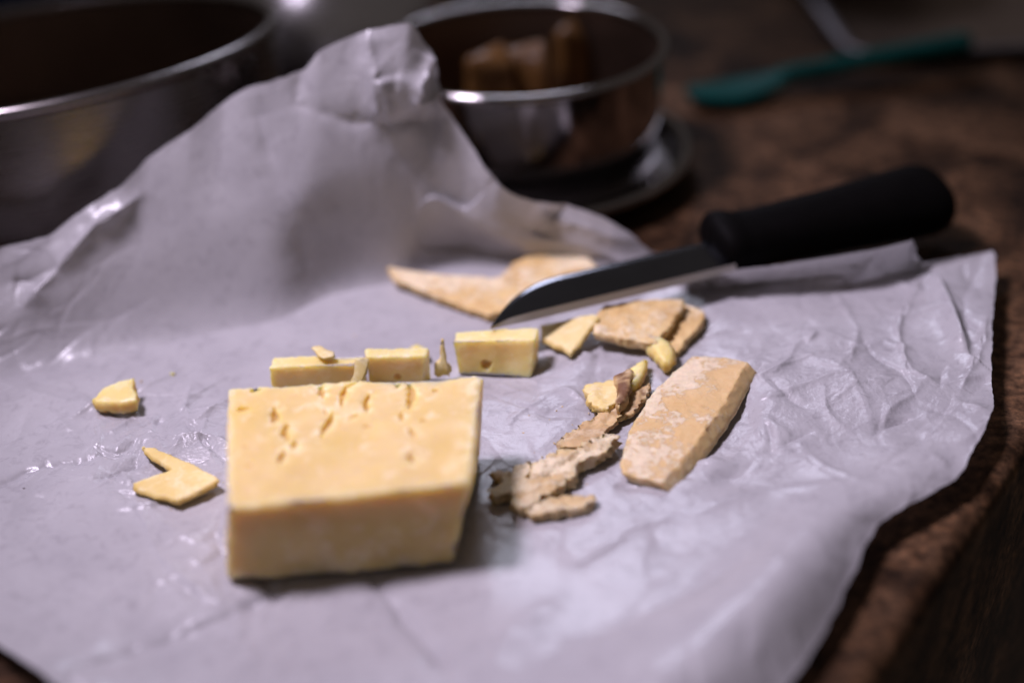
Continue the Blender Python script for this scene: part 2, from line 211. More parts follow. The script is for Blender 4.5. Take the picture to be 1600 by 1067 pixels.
             'kw': {'seed': 8, 'shift': (0.0035, -0.0012), 'rough': 0.00022, 'relief': (0.0003, 110), 'step': 0.0007, 'jag': 0.0004, 'bev': 0.0004, 'lump': 0.00015}},
            {'name': 'rind_fragment',
             'label': 'pale flaky fragment with a dark brown rind bit, beside the rind slab',
             'cat': 'cheese flake',
             'base': [0.034, -0.03913, 0.004],
             'parts': [{'name': 'flake',
                        'mat': 'flake',
                        'thick': 0.003,
                        'top': [[0.02305, -0.04692, 0.00786], [0.02543, -0.04387, 0.00806], [0.02951, -0.04409, 0.00844], [0.03416, -0.04282, 0.00886], [0.03651, -0.04752, 0.00912], [0.03403, -0.05805, 0.00898],
                                [0.02993, -0.06167, 0.00862], [0.02782, -0.06191, 0.00842], [0.02519, -0.05816, 0.00814]],
                        'kw': {'seed': 21, 'relief': (0.0005, 220), 'jag': 0.0014, 'step': 0.0007, 'bev': 0.0003}},
                       {'name': 'rind_edge',
                        'mat': 'brown',
                        'thick': 0.005,
                        'top': [[0.03381, -0.04457, 0.01099], [0.03705, -0.04215, 0.01155], [0.03949, -0.04148, 0.01199], [0.03921, -0.0485, 0.01207], [0.03733, -0.05669, 0.01187], [0.03351, -0.06381, 0.01127],
                                [0.03265, -0.0619, 0.01107], [0.0341, -0.05293, 0.01119]],
                        'kw': {'seed': 22, 'burnt': 0.75, 'jag': 0.001, 'rough': 0.0006}},
                       {'name': 'wedge',
                        'mat': 'cube',
                        'thick': 0.006,
                        'top': [[0.03936, -0.03824, 0.0095], [0.04276, -0.03484, 0.0095], [0.04563, -0.03262, 0.0095], [0.04538, -0.03888, 0.0095], [0.04279, -0.04476, 0.0095], [0.03997, -0.04928, 0.0095],
                                [0.03812, -0.05068, 0.0095]],
                        'kw': {'seed': 23, 'bev': 0.0012}}]},
            {'name': 'rind_strip',
             'label': 'thin brown rind strip between the pale fragment and the crumbly rind',
             'cat': 'cheese rind',
             'mat': 'brown',
             'thick': 0.0022,
             'top': [[0.04579, -0.0449, 0.00635], [0.04434, -0.05215, 0.0065], [0.03872, -0.06128, 0.00653], [0.03147, -0.06747, 0.0064], [0.02618, -0.07647, 0.00644], [0.01929, -0.07901, 0.00621], [0.01259, -0.07935, 0.00592],
                     [0.01429, -0.07444, 0.00585], [0.02006, -0.06782, 0.00591], [0.02748, -0.0605, 0.00602], [0.03294, -0.05585, 0.00612], [0.03957, -0.04882, 0.0062]],
             'kw': {'seed': 24, 'rough': 0.0004, 'relief': (0.0004, 200), 'ridges': (0.001, 0.75, 420), 'jag': 0.0016, 'burnt': 0.35, 'step': 0.0007, 'bev': 0.0003}},
            {'name': 'crumbly_rind',
             'label': 'long crumbly greyish rind piece in front of the brown rind strip',
             'cat': 'cheese rind',
             'mat': 'crumb',
             'thick': 0.0046,
             'top': [[0.03146, -0.079, 0.00904], [0.02832, -0.0757, 0.00896], [0.02579, -0.0768, 0.0089], [0.02234, -0.07955, 0.00882], [0.01839, -0.0843, 0.00873], [0.01204, -0.08345, 0.00857], [0.00501, -0.08873, 0.0084],
                     [0.00407, -0.09233, 0.00838], [-0.0001, -0.09941, 0.00828], [-0.00194, -0.10274, 0.00823], [-0.0021, -0.10814, 0.00823], [-0.00047, -0.11085, 0.00828], [0.00237, -0.1109, 0.00835],
                     [0.00593, -0.10758, 0.00844], [0.0151, -0.09843, 0.00867], [0.01849, -0.09153, 0.00874], [0.02248, -0.0883, 0.00884], [0.02787, -0.08556, 0.00897]],
             'kw': {'seed': 25, 'rough': 0.0006, 'relief': (0.0005, 190), 'ridges': (0.0016, 0.72, 420), 'jag': 0.002, 'step': 0.0007, 'bev': 0.0004}},
            {'name': 'rind_splinter',
             'label': 'brown rind splinter tucked under the left end of the crumbly rind',
             'cat': 'cheese rind',
             'mat': 'crumb',
             'thick': 0.004,
             'top': [[-0.00104, -0.09026, 0.007], [0.00344, -0.08695, 0.007], [0.00365, -0.09172, 0.007], [0.00049, -0.09773, 0.007], [-0.00255, -0.10167, 0.007], [-0.00547, -0.10268, 0.007], [-0.00819, -0.10403, 0.007],
                     [-0.00891, -0.10075, 0.007], [-0.00593, -0.09712, 0.007]],
             'kw': {'seed': 26, 'rough': 0.0006, 'relief': (0.0004, 200), 'ridges': (0.0012, 0.8, 420), 'jag': 0.0015, 'step': 0.0007, 'bev': 0.0004}},
            {'name': 'rind_splinter',
             'label': 'tiny brown rind sliver, nearest to the block among the crumbly bits',
             'cat': 'cheese rind',
             'mat': 'brown',
             'thick': 0.0024,
             'top': [[-0.00901, -0.08986, 0.0058], [-0.00581, -0.08881, 0.0058], [-0.00223, -0.08848, 0.0058], [-0.0021, -0.09085, 0.0058], [-0.00471, -0.09262, 0.0058], [-0.00768, -0.09333, 0.0058]],
             'kw': {'seed': 27, 'rough': 0.0005, 'jag': 0.0008}},
            {'name': 'rind_splinter',
             'label': 'short pale rind splinter lying closest to the camera, below the crumbly rind',
             'cat': 'cheese rind',
             'mat': 'crumb',
             'thick': 0.004,
             'top': [[0.00189, -0.11214, 0.0072], [0.00277, -0.1091, 0.0072], [0.00692, -0.10602, 0.0072], [0.01419, -0.10606, 0.0072], [0.02125, -0.10639, 0.0072], [0.0226, -0.10873, 0.0072], [0.01948, -0.1122, 0.0072],
                     [0.01226, -0.11277, 0.0072], [0.00278, -0.11376, 0.0072]],
             'kw': {'seed': 28, 'rough': 0.0005, 'relief': (0.0004, 220), 'ridges': (0.0012, 0.25, 450), 'jag': 0.0013, 'step': 0.0007, 'bev': 0.0004}},
            {'name': 'cheese_wedge',
             'label': 'tiny cheese wedge lying alone at the far left of the paper',
             'cat': 'cheese piece',
             'mat': 'cube',
             'thick': 0.005,
             'top': [[-0.14347, -0.03851, 0.00787], [-0.1404, -0.03257, 0.00905], [-0.13479, -0.03019, 0.01003], [-0.13027, -0.03025, 0.01055], [-0.1267, -0.04278, 0.00927], [-0.13271, -0.04364, 0.00843],
                     [-0.14172, -0.04055, 0.00779]],
             'kw': {'seed': 29, 'bev': 0.001}},
            {'name': 'cheese_flake',
             'label': 'V-shaped thin cheese flake left of the large block',
             'cat': 'cheese flake',
             'mat': 'flake',
             'thick': 0.0026,
             'top': [[-0.12119, -0.06637, 0.00696], [-0.1167, -0.06797, 0.00726], [-0.11301, -0.07108, 0.00743], [-0.1014, -0.08004, 0.00802], [-0.09308, -0.08813, 0.00838], [-0.09243, -0.08984, 0.00836],
                     [-0.09835, -0.09426, 0.00765], [-0.10434, -0.09766, 0.00697], [-0.11246, -0.09333, 0.00647], [-0.1189, -0.08897, 0.00612], [-0.12002, -0.0853, 0.0062], [-0.11443, -0.08259, 0.0068],
                     [-0.10877, -0.08115, 0.00734], [-0.1134, -0.07696, 0.00714], [-0.1198, -0.07037, 0.0069]],
             'kw': {'seed': 30, 'rough': 0.0003}},
            {'name': 'cheese_flake',
             'label': 'thin pale cheese shaving standing on top of the long strip',
             'cat': 'cheese flake',
             'mat': 'flake',
             'thick': 0.0008,
             'top': [[-0.06844, -0.02687, 0.01835], [-0.0658, -0.02679, 0.01839], [-0.06073, -0.03023, 0.01807], [-0.0601, -0.03316, 0.01775], [-0.06416, -0.03413, 0.01759], [-0.0663, -0.03177, 0.01783]],
             'kw': {'seed': 31, 'bev': 0.0002, 'rough': 0.0002}},
            {'name': 'cheese_flake',
             'label': 'small whitish flake leaning on the strip where the short chunk begins',
             'cat': 'cheese flake',
             'mat': 'flake',
             'thick': 0.001,
             'top': [[-0.0527, -0.03754, 0.01916], [-0.04879, -0.03785, 0.01934], [-0.04919, -0.03981, 0.01628], [-0.05094, -0.0421, 0.0125], [-0.05465, -0.04195, 0.01214], [-0.05358, -0.03994, 0.01538]],
             'kw': {'seed': 32, 'bev': 0.0003, 'rough': 0.0003}},
            {'name': 'cheese_sliver',
             'label': 'thin upright cheese sliver between the short chunk and the holed chunk',
             'cat': 'cheese flake',
             'mat': 'flake',
             'thick': 0.003,
             'top': [[-0.0244, -0.02851, 0.01621], [-0.0233, -0.02863, 0.01621], [-0.02307, -0.03036, 0.01005], [-0.02132, -0.03156, 0.00653], [-0.02273, -0.03179, 0.00521], [-0.02627, -0.03142, 0.00521],
                     [-0.02707, -0.03095, 0.00653], [-0.02505, -0.03015, 0.01005]],
             'kw': {'seed': 33, 'bev': 0.0006}},
            {'name': 'cheese_crumb',
             'label': 'small pale cheese crumb just behind the short chunk',
             'cat': 'cheese flake',
             'mat': 'cube',
             'thick': 0.0045,
             'top': [[-0.03636, -0.01328, 0.0082], [-0.03368, -0.01133, 0.0082], [-0.03043, -0.01392, 0.0082], [-0.03011, -0.01794, 0.0082], [-0.03392, -0.01884, 0.0082], [-0.03624, -0.01683, 0.0082]],
             'kw': {'seed': 34, 'bev': 0.0012}}],
 'knife': [[-0.00727, -0.02113, 0.0182], [0.17859, 0.05362, 0.014]],
 'vessels': [{'name': 'cake_pan',
              'loc': [-0.2013, 0.152, 0.0135],
              'R': 0.1075,
              'h': 0.054,
              'mat': 'pan',
              'inner': 'dark',
              'label': 'large round metal pan with a rolled rim at the left behind the paper',
              'cat': 'pan',
              'tilt': (0.057, -0.094),
              'bead': 0.0026},
             {'name': 'saucepan',
              'loc': [0.0105, 0.1535, 0.0035],
              'R': 0.063,
              'h': 0.0545,
              'mat': 'pot',
              'inner': 'dark',
              'label': 'small shiny steel saucepan holding golden food, behind the paper',
              'cat': 'saucepan',
              'bead': 0.0022,
              'flare': 0.003},
             {'name': 'shallow_pan', 'loc': [0.0095, 0.148, 0.0005], 'R': 0.0735, 'h': 0.012, 'mat': 'pot', 'inner': 'steel', 'label': 'shallow steel pan under the small saucepan', 'cat': 'pan', 'bead': 0.0026, 'flare': 0.003},
             {'loc': [0.22172, 0.4337, 0.0005], 'R': 0.052, 'h': 0.07, 'name': 'cooking_pot', 'mat': 'steel', 'inner': 'steel', 'label': 'blurred steel pot at the top right behind the teal spoon', 'cat': 'pot'}],
 'lid': [[-0.09168, 0.31344, 0.008], 0.062],
 'tray': [[0.1876, 0.26379, 0.001], [0.33074, 0.26401, 0.001]],
 'food': [([-0.00345, 0.17684, 0.007], (0.013, 0.006, 0.042), 0.25, 'golden food slice at the front left inside the small saucepan'),
          ([0.01307, 0.18622, 0.007], (0.014, 0.007, 0.04), -0.3, 'wide golden brown food slice in the middle of the small saucepan'),
          ([0.03484, 0.20046, 0.007], (0.009, 0.006, 0.046), 0.6, 'upright brownish food slice at the right inside the small saucepan')],
 'spatula': [[0.09413, 0.21732, 0.001], [0.24186, 0.24917, 0.0085]],
 'cloths': [[[-0.3127, 0.48861, 0.0], 0.06, 0.05, 0.03, 5, 'dark navy cloth at the top left behind the cake pan']],
 'specks': [([0.08487, -0.07945, 0.00438], 0.0006, 'speck', 'black speck on the paper right of the rind slab'), ([0.09845, -0.04514, 0.00436], 0.0007, 'brown', 'brown crumb on the paper below the right paper corner'),
            ([0.10838, -0.04328, 0.00455], 0.0004, 'speck', 'tiny dark crumb on the shiny paper patch'), ([0.1146, -0.0617, 0.00497], 0.0005, 'brown', 'small brown crumb on the paper towards the right edge'),
            ([0.10852, -0.0763, 0.00517], 0.0004, 'brown', 'tiny brown crumb below the shiny paper patch'), ([0.05813, -0.10876, 0.0056], 0.0005, 'speck', 'greyish crumb on the paper below the rind slab'),
            ([0.00202, -0.06632, 0.0037], 0.0009, 'brown', 'brown crumb on the paper right of the large block'), ([-0.12061, -0.017, 0.0037], 0.0012, 'cube', 'yellow cheese crumb on the paper behind the V-shaped flake'),
            ([-0.15618, -0.08095, 0.0037], 0.0005, 'speck', 'dark speck on the paper near the left edge'), ([0.15328, 0.0084, 0.00694], 0.0004, 'speck', 'tiny speck on the folded right paper corner'),
            ([0.03207, -0.02319, 0.00374], 0.0016, 'cube', 'pale cheese crumb between the leaning flake and the pale fragment'),
            ([0.00266, -0.06885, 0.0037], 0.0004, 'speck', 'tiny dark speck beside the brown crumb near the block'), ([0.02045, -0.09599, 0.00408], 0.0005, 'brown', 'brown speck on the paper between crumbly rind and rind slab'),
            ([0.02245, -0.0952, 0.00411], 0.0004, 'speck', 'dark speck in the smear right of the crumbly rind'), ([-0.09263, -0.08394, 0.0037], 0.0006, 'cube', 'tiny cheese crumb touching the block beside the V-shaped flake')],
 'crumb_fields': [([0.00485, -0.0589, 0.0036], 0.012, 22), ([0.01687, -0.09893, 0.00395], 0.01, 24), ([0.03943, -0.07364, 0.00371], 0.012, 12), ([-0.00212, -0.07978, 0.0036], 0.008, 10), ([-0.09656, -0.08495, 0.0036], 0.008, 10),
                  ([0.09241, -0.06174, 0.00425], 0.03, 16), ([-0.05437, -0.02293, 0.0036], 0.012, 8), ([0.02149, -0.03659, 0.0036], 0.012, 12), ([0.05882, -0.09361, 0.00443], 0.02, 10), ([-0.13275, -0.04536, 0.0036], 0.02, 6)],
 'press': [([0.06635, -0.04219, 0.00387], 0.013), ([0.05458, -0.0648, 0.00379], 0.014), ([0.06119, -0.077, 0.00391], 0.013), ([0.06774, -0.06237, 0.00392], 0.012), ([0.04422, -0.085, 0.00394], 0.012),
           ([0.04735, 0.00401, 0.0036], 0.016), ([0.06001, -0.0074, 0.00418], 0.012), ([0.0208, -0.00444, 0.0036], 0.01), ([-0.00726, -0.0169, 0.0036], 0.014), ([-0.04092, -0.0203, 0.0036], 0.012),
           ([-0.06841, -0.01699, 0.0036], 0.014), ([0.03364, -0.04258, 0.0036], 0.01), ([0.02766, -0.06105, 0.0036], 0.01), ([0.01812, -0.07851, 0.00361], 0.01), ([0.00754, -0.09174, 0.00365], 0.011),
           ([-0.00438, -0.09344, 0.0036], 0.008), ([0.01248, -0.10759, 0.00405], 0.009), ([-0.10727, -0.08032, 0.0036], 0.012), ([-0.13713, -0.03071, 0.0036], 0.008), ([-0.0235, 0.03701, 0.0036], 0.014),
           ([0.00106, 0.03417, 0.0036], 0.014), ([0.02147, 0.04395, 0.00398], 0.012), ([-0.07396, -0.12392, 0.0036], 0.02), ([-0.05544, -0.12572, 0.0036], 0.02), ([-0.03278, -0.12531, 0.00376], 0.02)]}

# ------------------------------------------------------------------ numpy noise
def _hash(ix, iy, iz, seed):
    h = (ix.astype(np.int64) * 374761393 + iy.astype(np.int64) * 668265263 + iz.astype(np.int64) * 2147483647 + seed * 974634777) & 0xFFFFFFFF
    h = ((h ^ (h >> 13)) * 1274126177) & 0xFFFFFFFF
    h = ((h ^ (h >> 16)) * 2246822519) & 0xFFFFFFFF
    return ((h ^ (h >> 15)) & 0xFFFFFF) / float(0xFFFFFF) * 2 - 1
def vnoise(P, scale, seed=0):
    Q = np.asarray(P, float) * scale + 1000.37
    if Q.shape[1] == 2: Q = np.c_[Q, np.full(len(Q), .5)]
    I = np.floor(Q); F = Q - I; I = I.astype(np.int64); S = F * F * F * (F * (F * 6 - 15) + 10)
    out = np.zeros(len(Q))
    for dx in (0, 1):
        for dy in (0, 1):
            for dz in (0, 1):
                w = (S[:, 0] if dx else 1 - S[:, 0]) * (S[:, 1] if dy else 1 - S[:, 1]) * (S[:, 2] if dz else 1 - S[:, 2])
                out += w * _hash(I[:, 0] + dx, I[:, 1] + dy, I[:, 2] + dz, seed)
    return out
def fbm(P, scale, seed=0, oct=4, gain=.5):
    o = 0; a = 1; n = 0
    for k in range(oct):
        o = o + a * vnoise(P, scale * 2.03 ** k, seed + 17 * k); n += a; a *= gain
    return o / n

# ------------------------------------------------------------------ object helpers
def mesh_obj(name, verts, faces, mat, parent=None, smooth=True, attrs=None):
    me = bpy.data.meshes.new(name)
    me.from_pydata(np.asarray(verts).tolist() if isinstance(verts, np.ndarray) else verts, [], faces.tolist() if isinstance(faces, np.ndarray) else faces)
    if smooth: me.shade_smooth()
    else: me.shade_flat()
    if attrs:
        for k, v in attrs.items():
            a = me.attributes.new(k, 'FLOAT', 'POINT'); a.data.foreach_set('value', np.asarray(v, np.float32))
    me.materials.append(mat); me.update()
    o = bpy.data.objects.new(name, me); sc.collection.objects.link(o)
    if parent: o.parent = parent
    return o
def tag(o, label, cat, group=None):
    o['label'] = label; o['category'] = cat
    if group: o['group'] = group
    return o
def thing(name, loc, label, cat, group=None):
    o = bpy.data.objects.new(name, None); o.empty_display_size = .01; sc.collection.objects.link(o); o.location = loc
    bpy.context.view_layer.update()
    return tag(o, label, cat, group)
def adopt(ch, par):
    ch.parent = par; ch.matrix_parent_inverse = Matrix.Translation(-Vector(par.location)); return ch

# ------------------------------------------------------------------ materials
def new_mat(name):
    m = bpy.data.materials.new(name); m.use_nodes = True
    nt = m.node_tree; b = nt.nodes['Principled BSDF']
    return m, nt, b, nt.nodes['Material Output']
def N(nt, t, **k):
    n = nt.nodes.new(t)
    for a, v in k.items():
        if a in n.inputs.keys(): n.inputs[a].default_value = v
        else: setattr(n, a, v)
    return n
def ramp(nt, fac, stops):
    r = nt.nodes.new('ShaderNodeValToRGB'); nt.links.new(fac, r.inputs[0])
    e = r.color_ramp.elements
    while len(e) < len(stops): e.new(.5)
    for i, (p, c) in enumerate(stops): e[i].position = p; e[i].color = (*c, 1)
    return r.outputs[0]
def coord(nt): return N(nt, 'ShaderNodeTexCoord').outputs['Object']
def noise(nt, co, scale, detail=4, rough=.55, dist=0.0):
    n = N(nt, 'ShaderNodeTexNoise'); n.inputs['Scale'].default_value = scale; n.inputs['Detail'].default_value = detail
    n.inputs['Roughness'].default_value = rough; n.inputs['Distortion'].default_value = dist
    nt.links.new(co, n.inputs['Vector']); return n.outputs['Fac']
def mix(nt, f, a, b, mode='MIX'):
    m = N(nt, 'ShaderNodeMix'); m.data_type = 'RGBA'; m.blend_type = mode
    for s, v in ((m.inputs[0], f), (m.inputs[6], a), (m.inputs[7], b)):
        if isinstance(v, (int, float)): s.default_value = v
        elif isinstance(v, tuple): s.default_value = (*v, 1)
        else: nt.links.new(v, s)
    return m.outputs[2]
def math_(nt, op, a, b=None):
    m = N(nt, 'ShaderNodeMath'); m.operation = op
    for s, v in ((m.inputs[0], a), (m.inputs[1], b)):
        if v is None: continue
        if isinstance(v, (int, float)): s.default_value = v
        else: nt.links.new(v, s)
    return m.outputs[0]
def bump(nt, h, b, strength, dist):
    n = N(nt, 'ShaderNodeBump'); n.inputs['Strength'].default_value = strength; n.inputs['Distance'].default_value = dist
    nt.links.new(h, n.inputs['Height']); nt.links.new(n.outputs[0], b.inputs['Normal']); return n

def cheese_mat(name, base, dark, pale, rough=.42, pale_amt=(.56, .66), sss=.5, scale=1.0, bumpd=.0002, sscale=.006):
    m, nt, b, out = new_mat(name); co = coord(nt)
    n1 = noise(nt, co, 60 * scale, 4); c = ramp(nt, n1, [(.32, dark), (.62, base)])
    n2 = noise(nt, co, 130 * scale, 6, .65, .6); f = ramp(nt, n2, [(pale_amt[0], (0, 0, 0)), (pale_amt[1], (1, 1, 1))])
    c = mix(nt, math_(nt, 'MULTIPLY', f, .55), c, pale)
    at = N(nt, 'ShaderNodeAttribute'); at.attribute_name = 'pale'
    c = mix(nt, at.outputs['Fac'], c, pale)
    ad = N(nt, 'ShaderNodeAttribute'); ad.attribute_name = 'deep'
    c = mix(nt, ad.outputs['Fac'], c, (.64, .43, .12))
    nt.links.new(c, b.inputs['Base Color'])
    b.inputs['Roughness'].default_value = rough; b.inputs['Specular IOR Level'].default_value = .35
    b.inputs['Subsurface Weight'].default_value = sss; b.inputs['Subsurface Radius'].default_value = (1, .80, .18)
    b.inputs['Subsurface Scale'].default_value = sscale
    n3 = noise(nt, co, 900 * scale, 5, .6); h = math_(nt, 'ADD', n3, math_(nt, 'MULTIPLY', n2, 1.5))
    bump(nt, h, b, .5, bumpd); return m
MAT_CHEESE = cheese_mat('cheese_paste', (.72, .54, .245), (.66, .475, .165), (.84, .72, .49), sss=1.0, bumpd=.00007, sscale=.010)
MAT_CUBE = cheese_mat('cheese_pale', (.80, .64, .27), (.74, .56, .19), (.86, .75, .46), pale_amt=(.5, .66), bumpd=.00008, sss=1.0, sscale=.007)
MAT_FLAKE = cheese_mat('cheese_flake', (.76, .60, .27), (.68, .50, .18), (.82, .72, .46), rough=.5, pale_amt=(.48, .6), sss=.3)

def rind_mat(name, tan, brown, white, whit=.85, s=1.0, layered=(.5, .56), ang=.9, stretch=1.0, bd=.0004, rgh=.48, ss=.3):
    m, nt, b, out = new_mat(name); co = coord(nt)
    n1 = noise(nt, co, 60 * s, 5, .6); c = ramp(nt, n1, [(.3, brown), (.62, tan)])
    mp = N(nt, 'ShaderNodeMapping'); nt.links.new(co, mp.inputs[0]); mp.inputs['Rotation'].default_value = (0, 0, ang); mp.inputs['Scale'].default_value = (1, stretch, 1)
    big = noise(nt, mp.outputs[0], 48 * s, 3, .5, .3); fine = noise(nt, mp.outputs[0], 330 * s, 9, .75, .25)
    n2 = math_(nt, 'ADD', math_(nt, 'MULTIPLY', big, .58), math_(nt, 'MULTIPLY', fine, .42))
    f = ramp(nt, n2, [(layered[0], (0, 0, 0)), (layered[1], (1, 1, 1))])
    n4 = noise(nt, co, 620 * s, 5, .7)
    wc = ramp(nt, n4, [(.3, tuple(x * .78 for x in white)), (.65, white)])
    c = mix(nt, math_(nt, 'MULTIPLY', f, whit), c, wc)
    at = N(nt, 'ShaderNodeAttribute'); at.attribute_name = 'deep'
    c = mix(nt, at.outputs['Fac'], c, tuple(.35 * x + .65 * y for x, y in zip(tan, (.72, .52, .22))))
    ab = N(nt, 'ShaderNodeAttribute'); ab.attribute_name = 'burnt'
    c = mix(nt, ab.outputs['Fac'], c, (.16, .07, .025))
    nt.links.new(c, b.inputs['Base Color'])
    b.inputs['Roughness'].default_value = rgh; b.inputs['Specular IOR Level'].default_value = .45
    b.inputs['Subsurface Weight'].default_value = ss; b.inputs['Subsurface Radius'].default_value = (1, .6, .3); b.inputs['Subsurface Scale'].default_value = .0025
    h = math_(nt, 'ADD', math_(nt, 'MULTIPLY', f, .22), math_(nt, 'ADD', math_(nt, 'MULTIPLY', fine, .8), math_(nt, 'MULTIPLY', n4, .45)))
    bump(nt, h, b, .75, bd); return m
MAT_SLAB = rind_mat('rind_slab', (.70, .50, .25), (.64, .42, .17), (.84, .72, .52), layered=(.485, .515), whit=.8, bd=.0006, rgh=.36, ss=.5)
MAT_RIND = rind_mat('rind_tan', (.74, .54, .25), (.54, .33, .115), (.88, .76, .53), whit=.8, s=1.1, layered=(.47, .55))
MAT_CRUMB = rind_mat('rind_crumbly', (.68, .51, .26), (.52, .35, .15), (.84, .73, .51), whit=.85, s=1.4, layered=(.42, .52), ang=.75, stretch=2.2, bd=.0007)
MAT_BROWN = rind_mat('rind_brown', (.62, .44, .22), (.42, .26, .11), (.74, .60, .40), whit=.5, s=1.6, ang=.75, stretch=2.0)

def paper_mat():
    m, nt, b, out = new_mat('waxed_paper'); co = coord(nt)
    n1 = noise(nt, co, 30, 6, .65, .5); n2 = noise(nt, co, 210, 5, .7, .8)
    c = ramp(nt, n1, [(.3, (.46, .445, .465)), (.7, (.56, .545, .56))])
    f = ramp(nt, n2, [(.30, (.62, .60, .62)), (.48, (1, 1, 1))])
    c = mix(nt, .5, c, f, 'MULTIPLY')
    nt.links.new(c, b.inputs['Base Color'])
    b.inputs['Roughness'].default_value = .26; b.inputs['Specular IOR Level'].default_value = .5
    h = math_(nt, 'ADD', noise(nt, co, 95, 5, .6, .6), math_(nt, 'MULTIPLY', noise(nt, co, 700, 3, .6), .25))
    at = N(nt, 'ShaderNodeAttribute'); at.attribute_name = 'crinkle'
    vo = N(nt, 'ShaderNodeTexVoronoi'); vo.feature = 'F2'; vo.inputs['Scale'].default_value = 120; nt.links.new(co, vo.inputs['Vector'])
    h = math_(nt, 'ADD', h, math_(nt, 'MULTIPLY', vo.outputs['Distance'], .8))
    h = math_(nt, 'MULTIPLY', h, math_(nt, 'ADD', math_(nt, 'MULTIPLY', at.outputs['Fac'], 1.1), .15))
    bp = bump(nt, h, b, .4, .0012)
    tr = N(nt, 'ShaderNodeBsdfTranslucent'); nt.links.new(c, tr.inputs[0]); nt.links.new(bp.outputs[0], tr.inputs['Normal'])
    ms = N(nt, 'ShaderNodeMixShader'); ms.inputs[0].default_value = .22
    nt.links.new(b.outputs[0], ms.inputs[1]); nt.links.new(tr.outputs[0], ms.inputs[2]); nt.links.new(ms.outputs[0], out.inputs[0])
    return m
MAT_PAPER = paper_mat()

def counter_mat():
    m, nt, b, out = new_mat('mottled_counter'); co = coord(nt)
    a = noise(nt, co, 14, 7, .62, 1.0); d = noise(nt, co, 260, 5, .7); e = noise(nt, co, 45, 5, .6, .8)
    c = ramp(nt, a, [(.34, (.022, .012, .007)), (.5, (.092, .049, .025)), (.68, (.20, .112, .062))])
    c2 = ramp(nt, e, [(.36, (.25, .22, .20)), (.6, (1, 1, 1))])
    c3 = ramp(nt, d, [(.32, (.18, .16, .15)), (.5, (.8, .8, .8)), (.72, (1.9, 1.75, 1.6))])
    c = mix(nt, 1.0, mix(nt, .9, c, c2, 'MULTIPLY'), c3, 'MULTIPLY')
    nt.links.new(c, b.inputs['Base Color']); b.inputs['Roughness'].default_value = .65; b.inputs['Specular IOR Level'].default_value = .08
    bump(nt, d, b, .25, .0006); return m
MAT_COUNTER = counter_mat()

def metal_mat(name, col, rough, brushed=True):
    m, nt, b, out = new_mat(name); co = coord(nt)
    b.inputs['Metallic'].default_value = 1
    mp = N(nt, 'ShaderNodeMapping'); nt.links.new(co, mp.inputs[0]); mp.inputs['Scale'].default_value = (1, 1, 14)
    n = noise(nt, mp.outputs[0], 60, 4, .6); n2 = noise(nt, co, 25, 4)
    nt.links.new(ramp(nt, n2, [(.3, tuple(x * .8 for x in col)), (.7, col)]), b.inputs['Base Color'])
    r = N(nt, 'ShaderNodeMapRange'); nt.links.new(n, r.inputs[0]); r.inputs[3].default_value = rough * .75; r.inputs[4].default_value = rough * 1.3
    nt.links.new(r.outputs[0], b.inputs['Roughness']); bump(nt, n, b, .06, .0004); return m
MAT_STEEL = metal_mat('steel', (.30, .28, .28), .2)
MAT_PAN = metal_mat('pan_metal', (.30, .275, .27), .26)
MAT_TRAY = metal_mat('tray_metal', (.24, .22, .23), .55)
MAT_LID = metal_mat('lid_steel', (.62, .60, .62), .27)
MAT_POT = metal_mat('polished_steel', (.36, .335, .33), .1)
MAT_PAN_IN = metal_mat('pan_dark_lining', (.21, .15, .115), .42)
MAT_BLADE = metal_mat('blade_steel', (.16, .165, .185), .16)
MAT_SPINE = metal_mat('ground_edge_steel', (.46, .43, .39), .45); MAT_SPINE.node_tree.nodes['Principled BSDF'].inputs['Metallic'].default_value = .35
def plain(name, col, rough, var=.2, scale=80, spec=.5):
    m, nt, b, out = new_mat(name); co = coord(nt); n = noise(nt, co, scale, 5, .6)
    nt.links.new(ramp(nt, n, [(.3, tuple(x * (1 - var) for x in col)), (.7, tuple(x * (1 + var) for x in col))]), b.inputs['Base Color'])
    b.inputs['Roughness'].default_value = rough; b.inputs['Specular IOR Level'].default_value = spec
    bump(nt, n, b, .15, .0004); return m
MAT_HANDLE = plain('black_plastic', (.0022, .0018, .0018), .6, spec=.04)
MAT_TEAL = plain('teal_silicone', (.0, .052, .045), .5, spec=.12)
MAT_NAVY = plain('navy_cloth', (.008, .012, .035), .9, spec=.1)
MAT_GOLD = cheese_mat('golden_food', (.15, .07, .018), (.06, .026, .007), (.24, .125, .045), sss=.1)
MAT_CABINET = plain('dark_cabinet', (.05, .028, .018), .5, .5, 30)
MAT_SPECK = plain('dark_speck', (.035, .02, .012), .6)

# ------------------------------------------------------------------ geometry builders
def catmull(P, t, closed):
    """Catmull-Rom through the rows of P (n, ...) at parameter t in knot units."""
    n = len(P); i = np.floor(t).astype(int); f = (t - i)
    if closed: idx = [(i + k) % n for k in (-1, 0, 1, 2)]
    else:
        i = np.minimum(i, n - 2); f = t - i; idx = [np.clip(i + k, 0, n - 1) for k in (-1, 0, 1, 2)]
    p0, p1, p2, p3 = (P[k] for k in idx)
    f = f.reshape((-1,) + (1,) * (P.ndim - 1))
    return .5 * (2 * p1 + (p2 - p0) * f + (2 * p0 - 5 * p1 + 4 * p2 - p3) * f ** 2 + (3 * p1 - p0 - 3 * p2 + p3) * f ** 3)

def grid_faces(nu, nv, wrap):
    i = np.arange(nu if wrap else nu - 1)[:, None]; j = np.arange(nv - 1)[None]
    a = i * nv + j; b = ((i + 1) % nu) * nv + j
    return np.stack([a, b, b + 1, a + 1], -1).reshape(-1, 4)

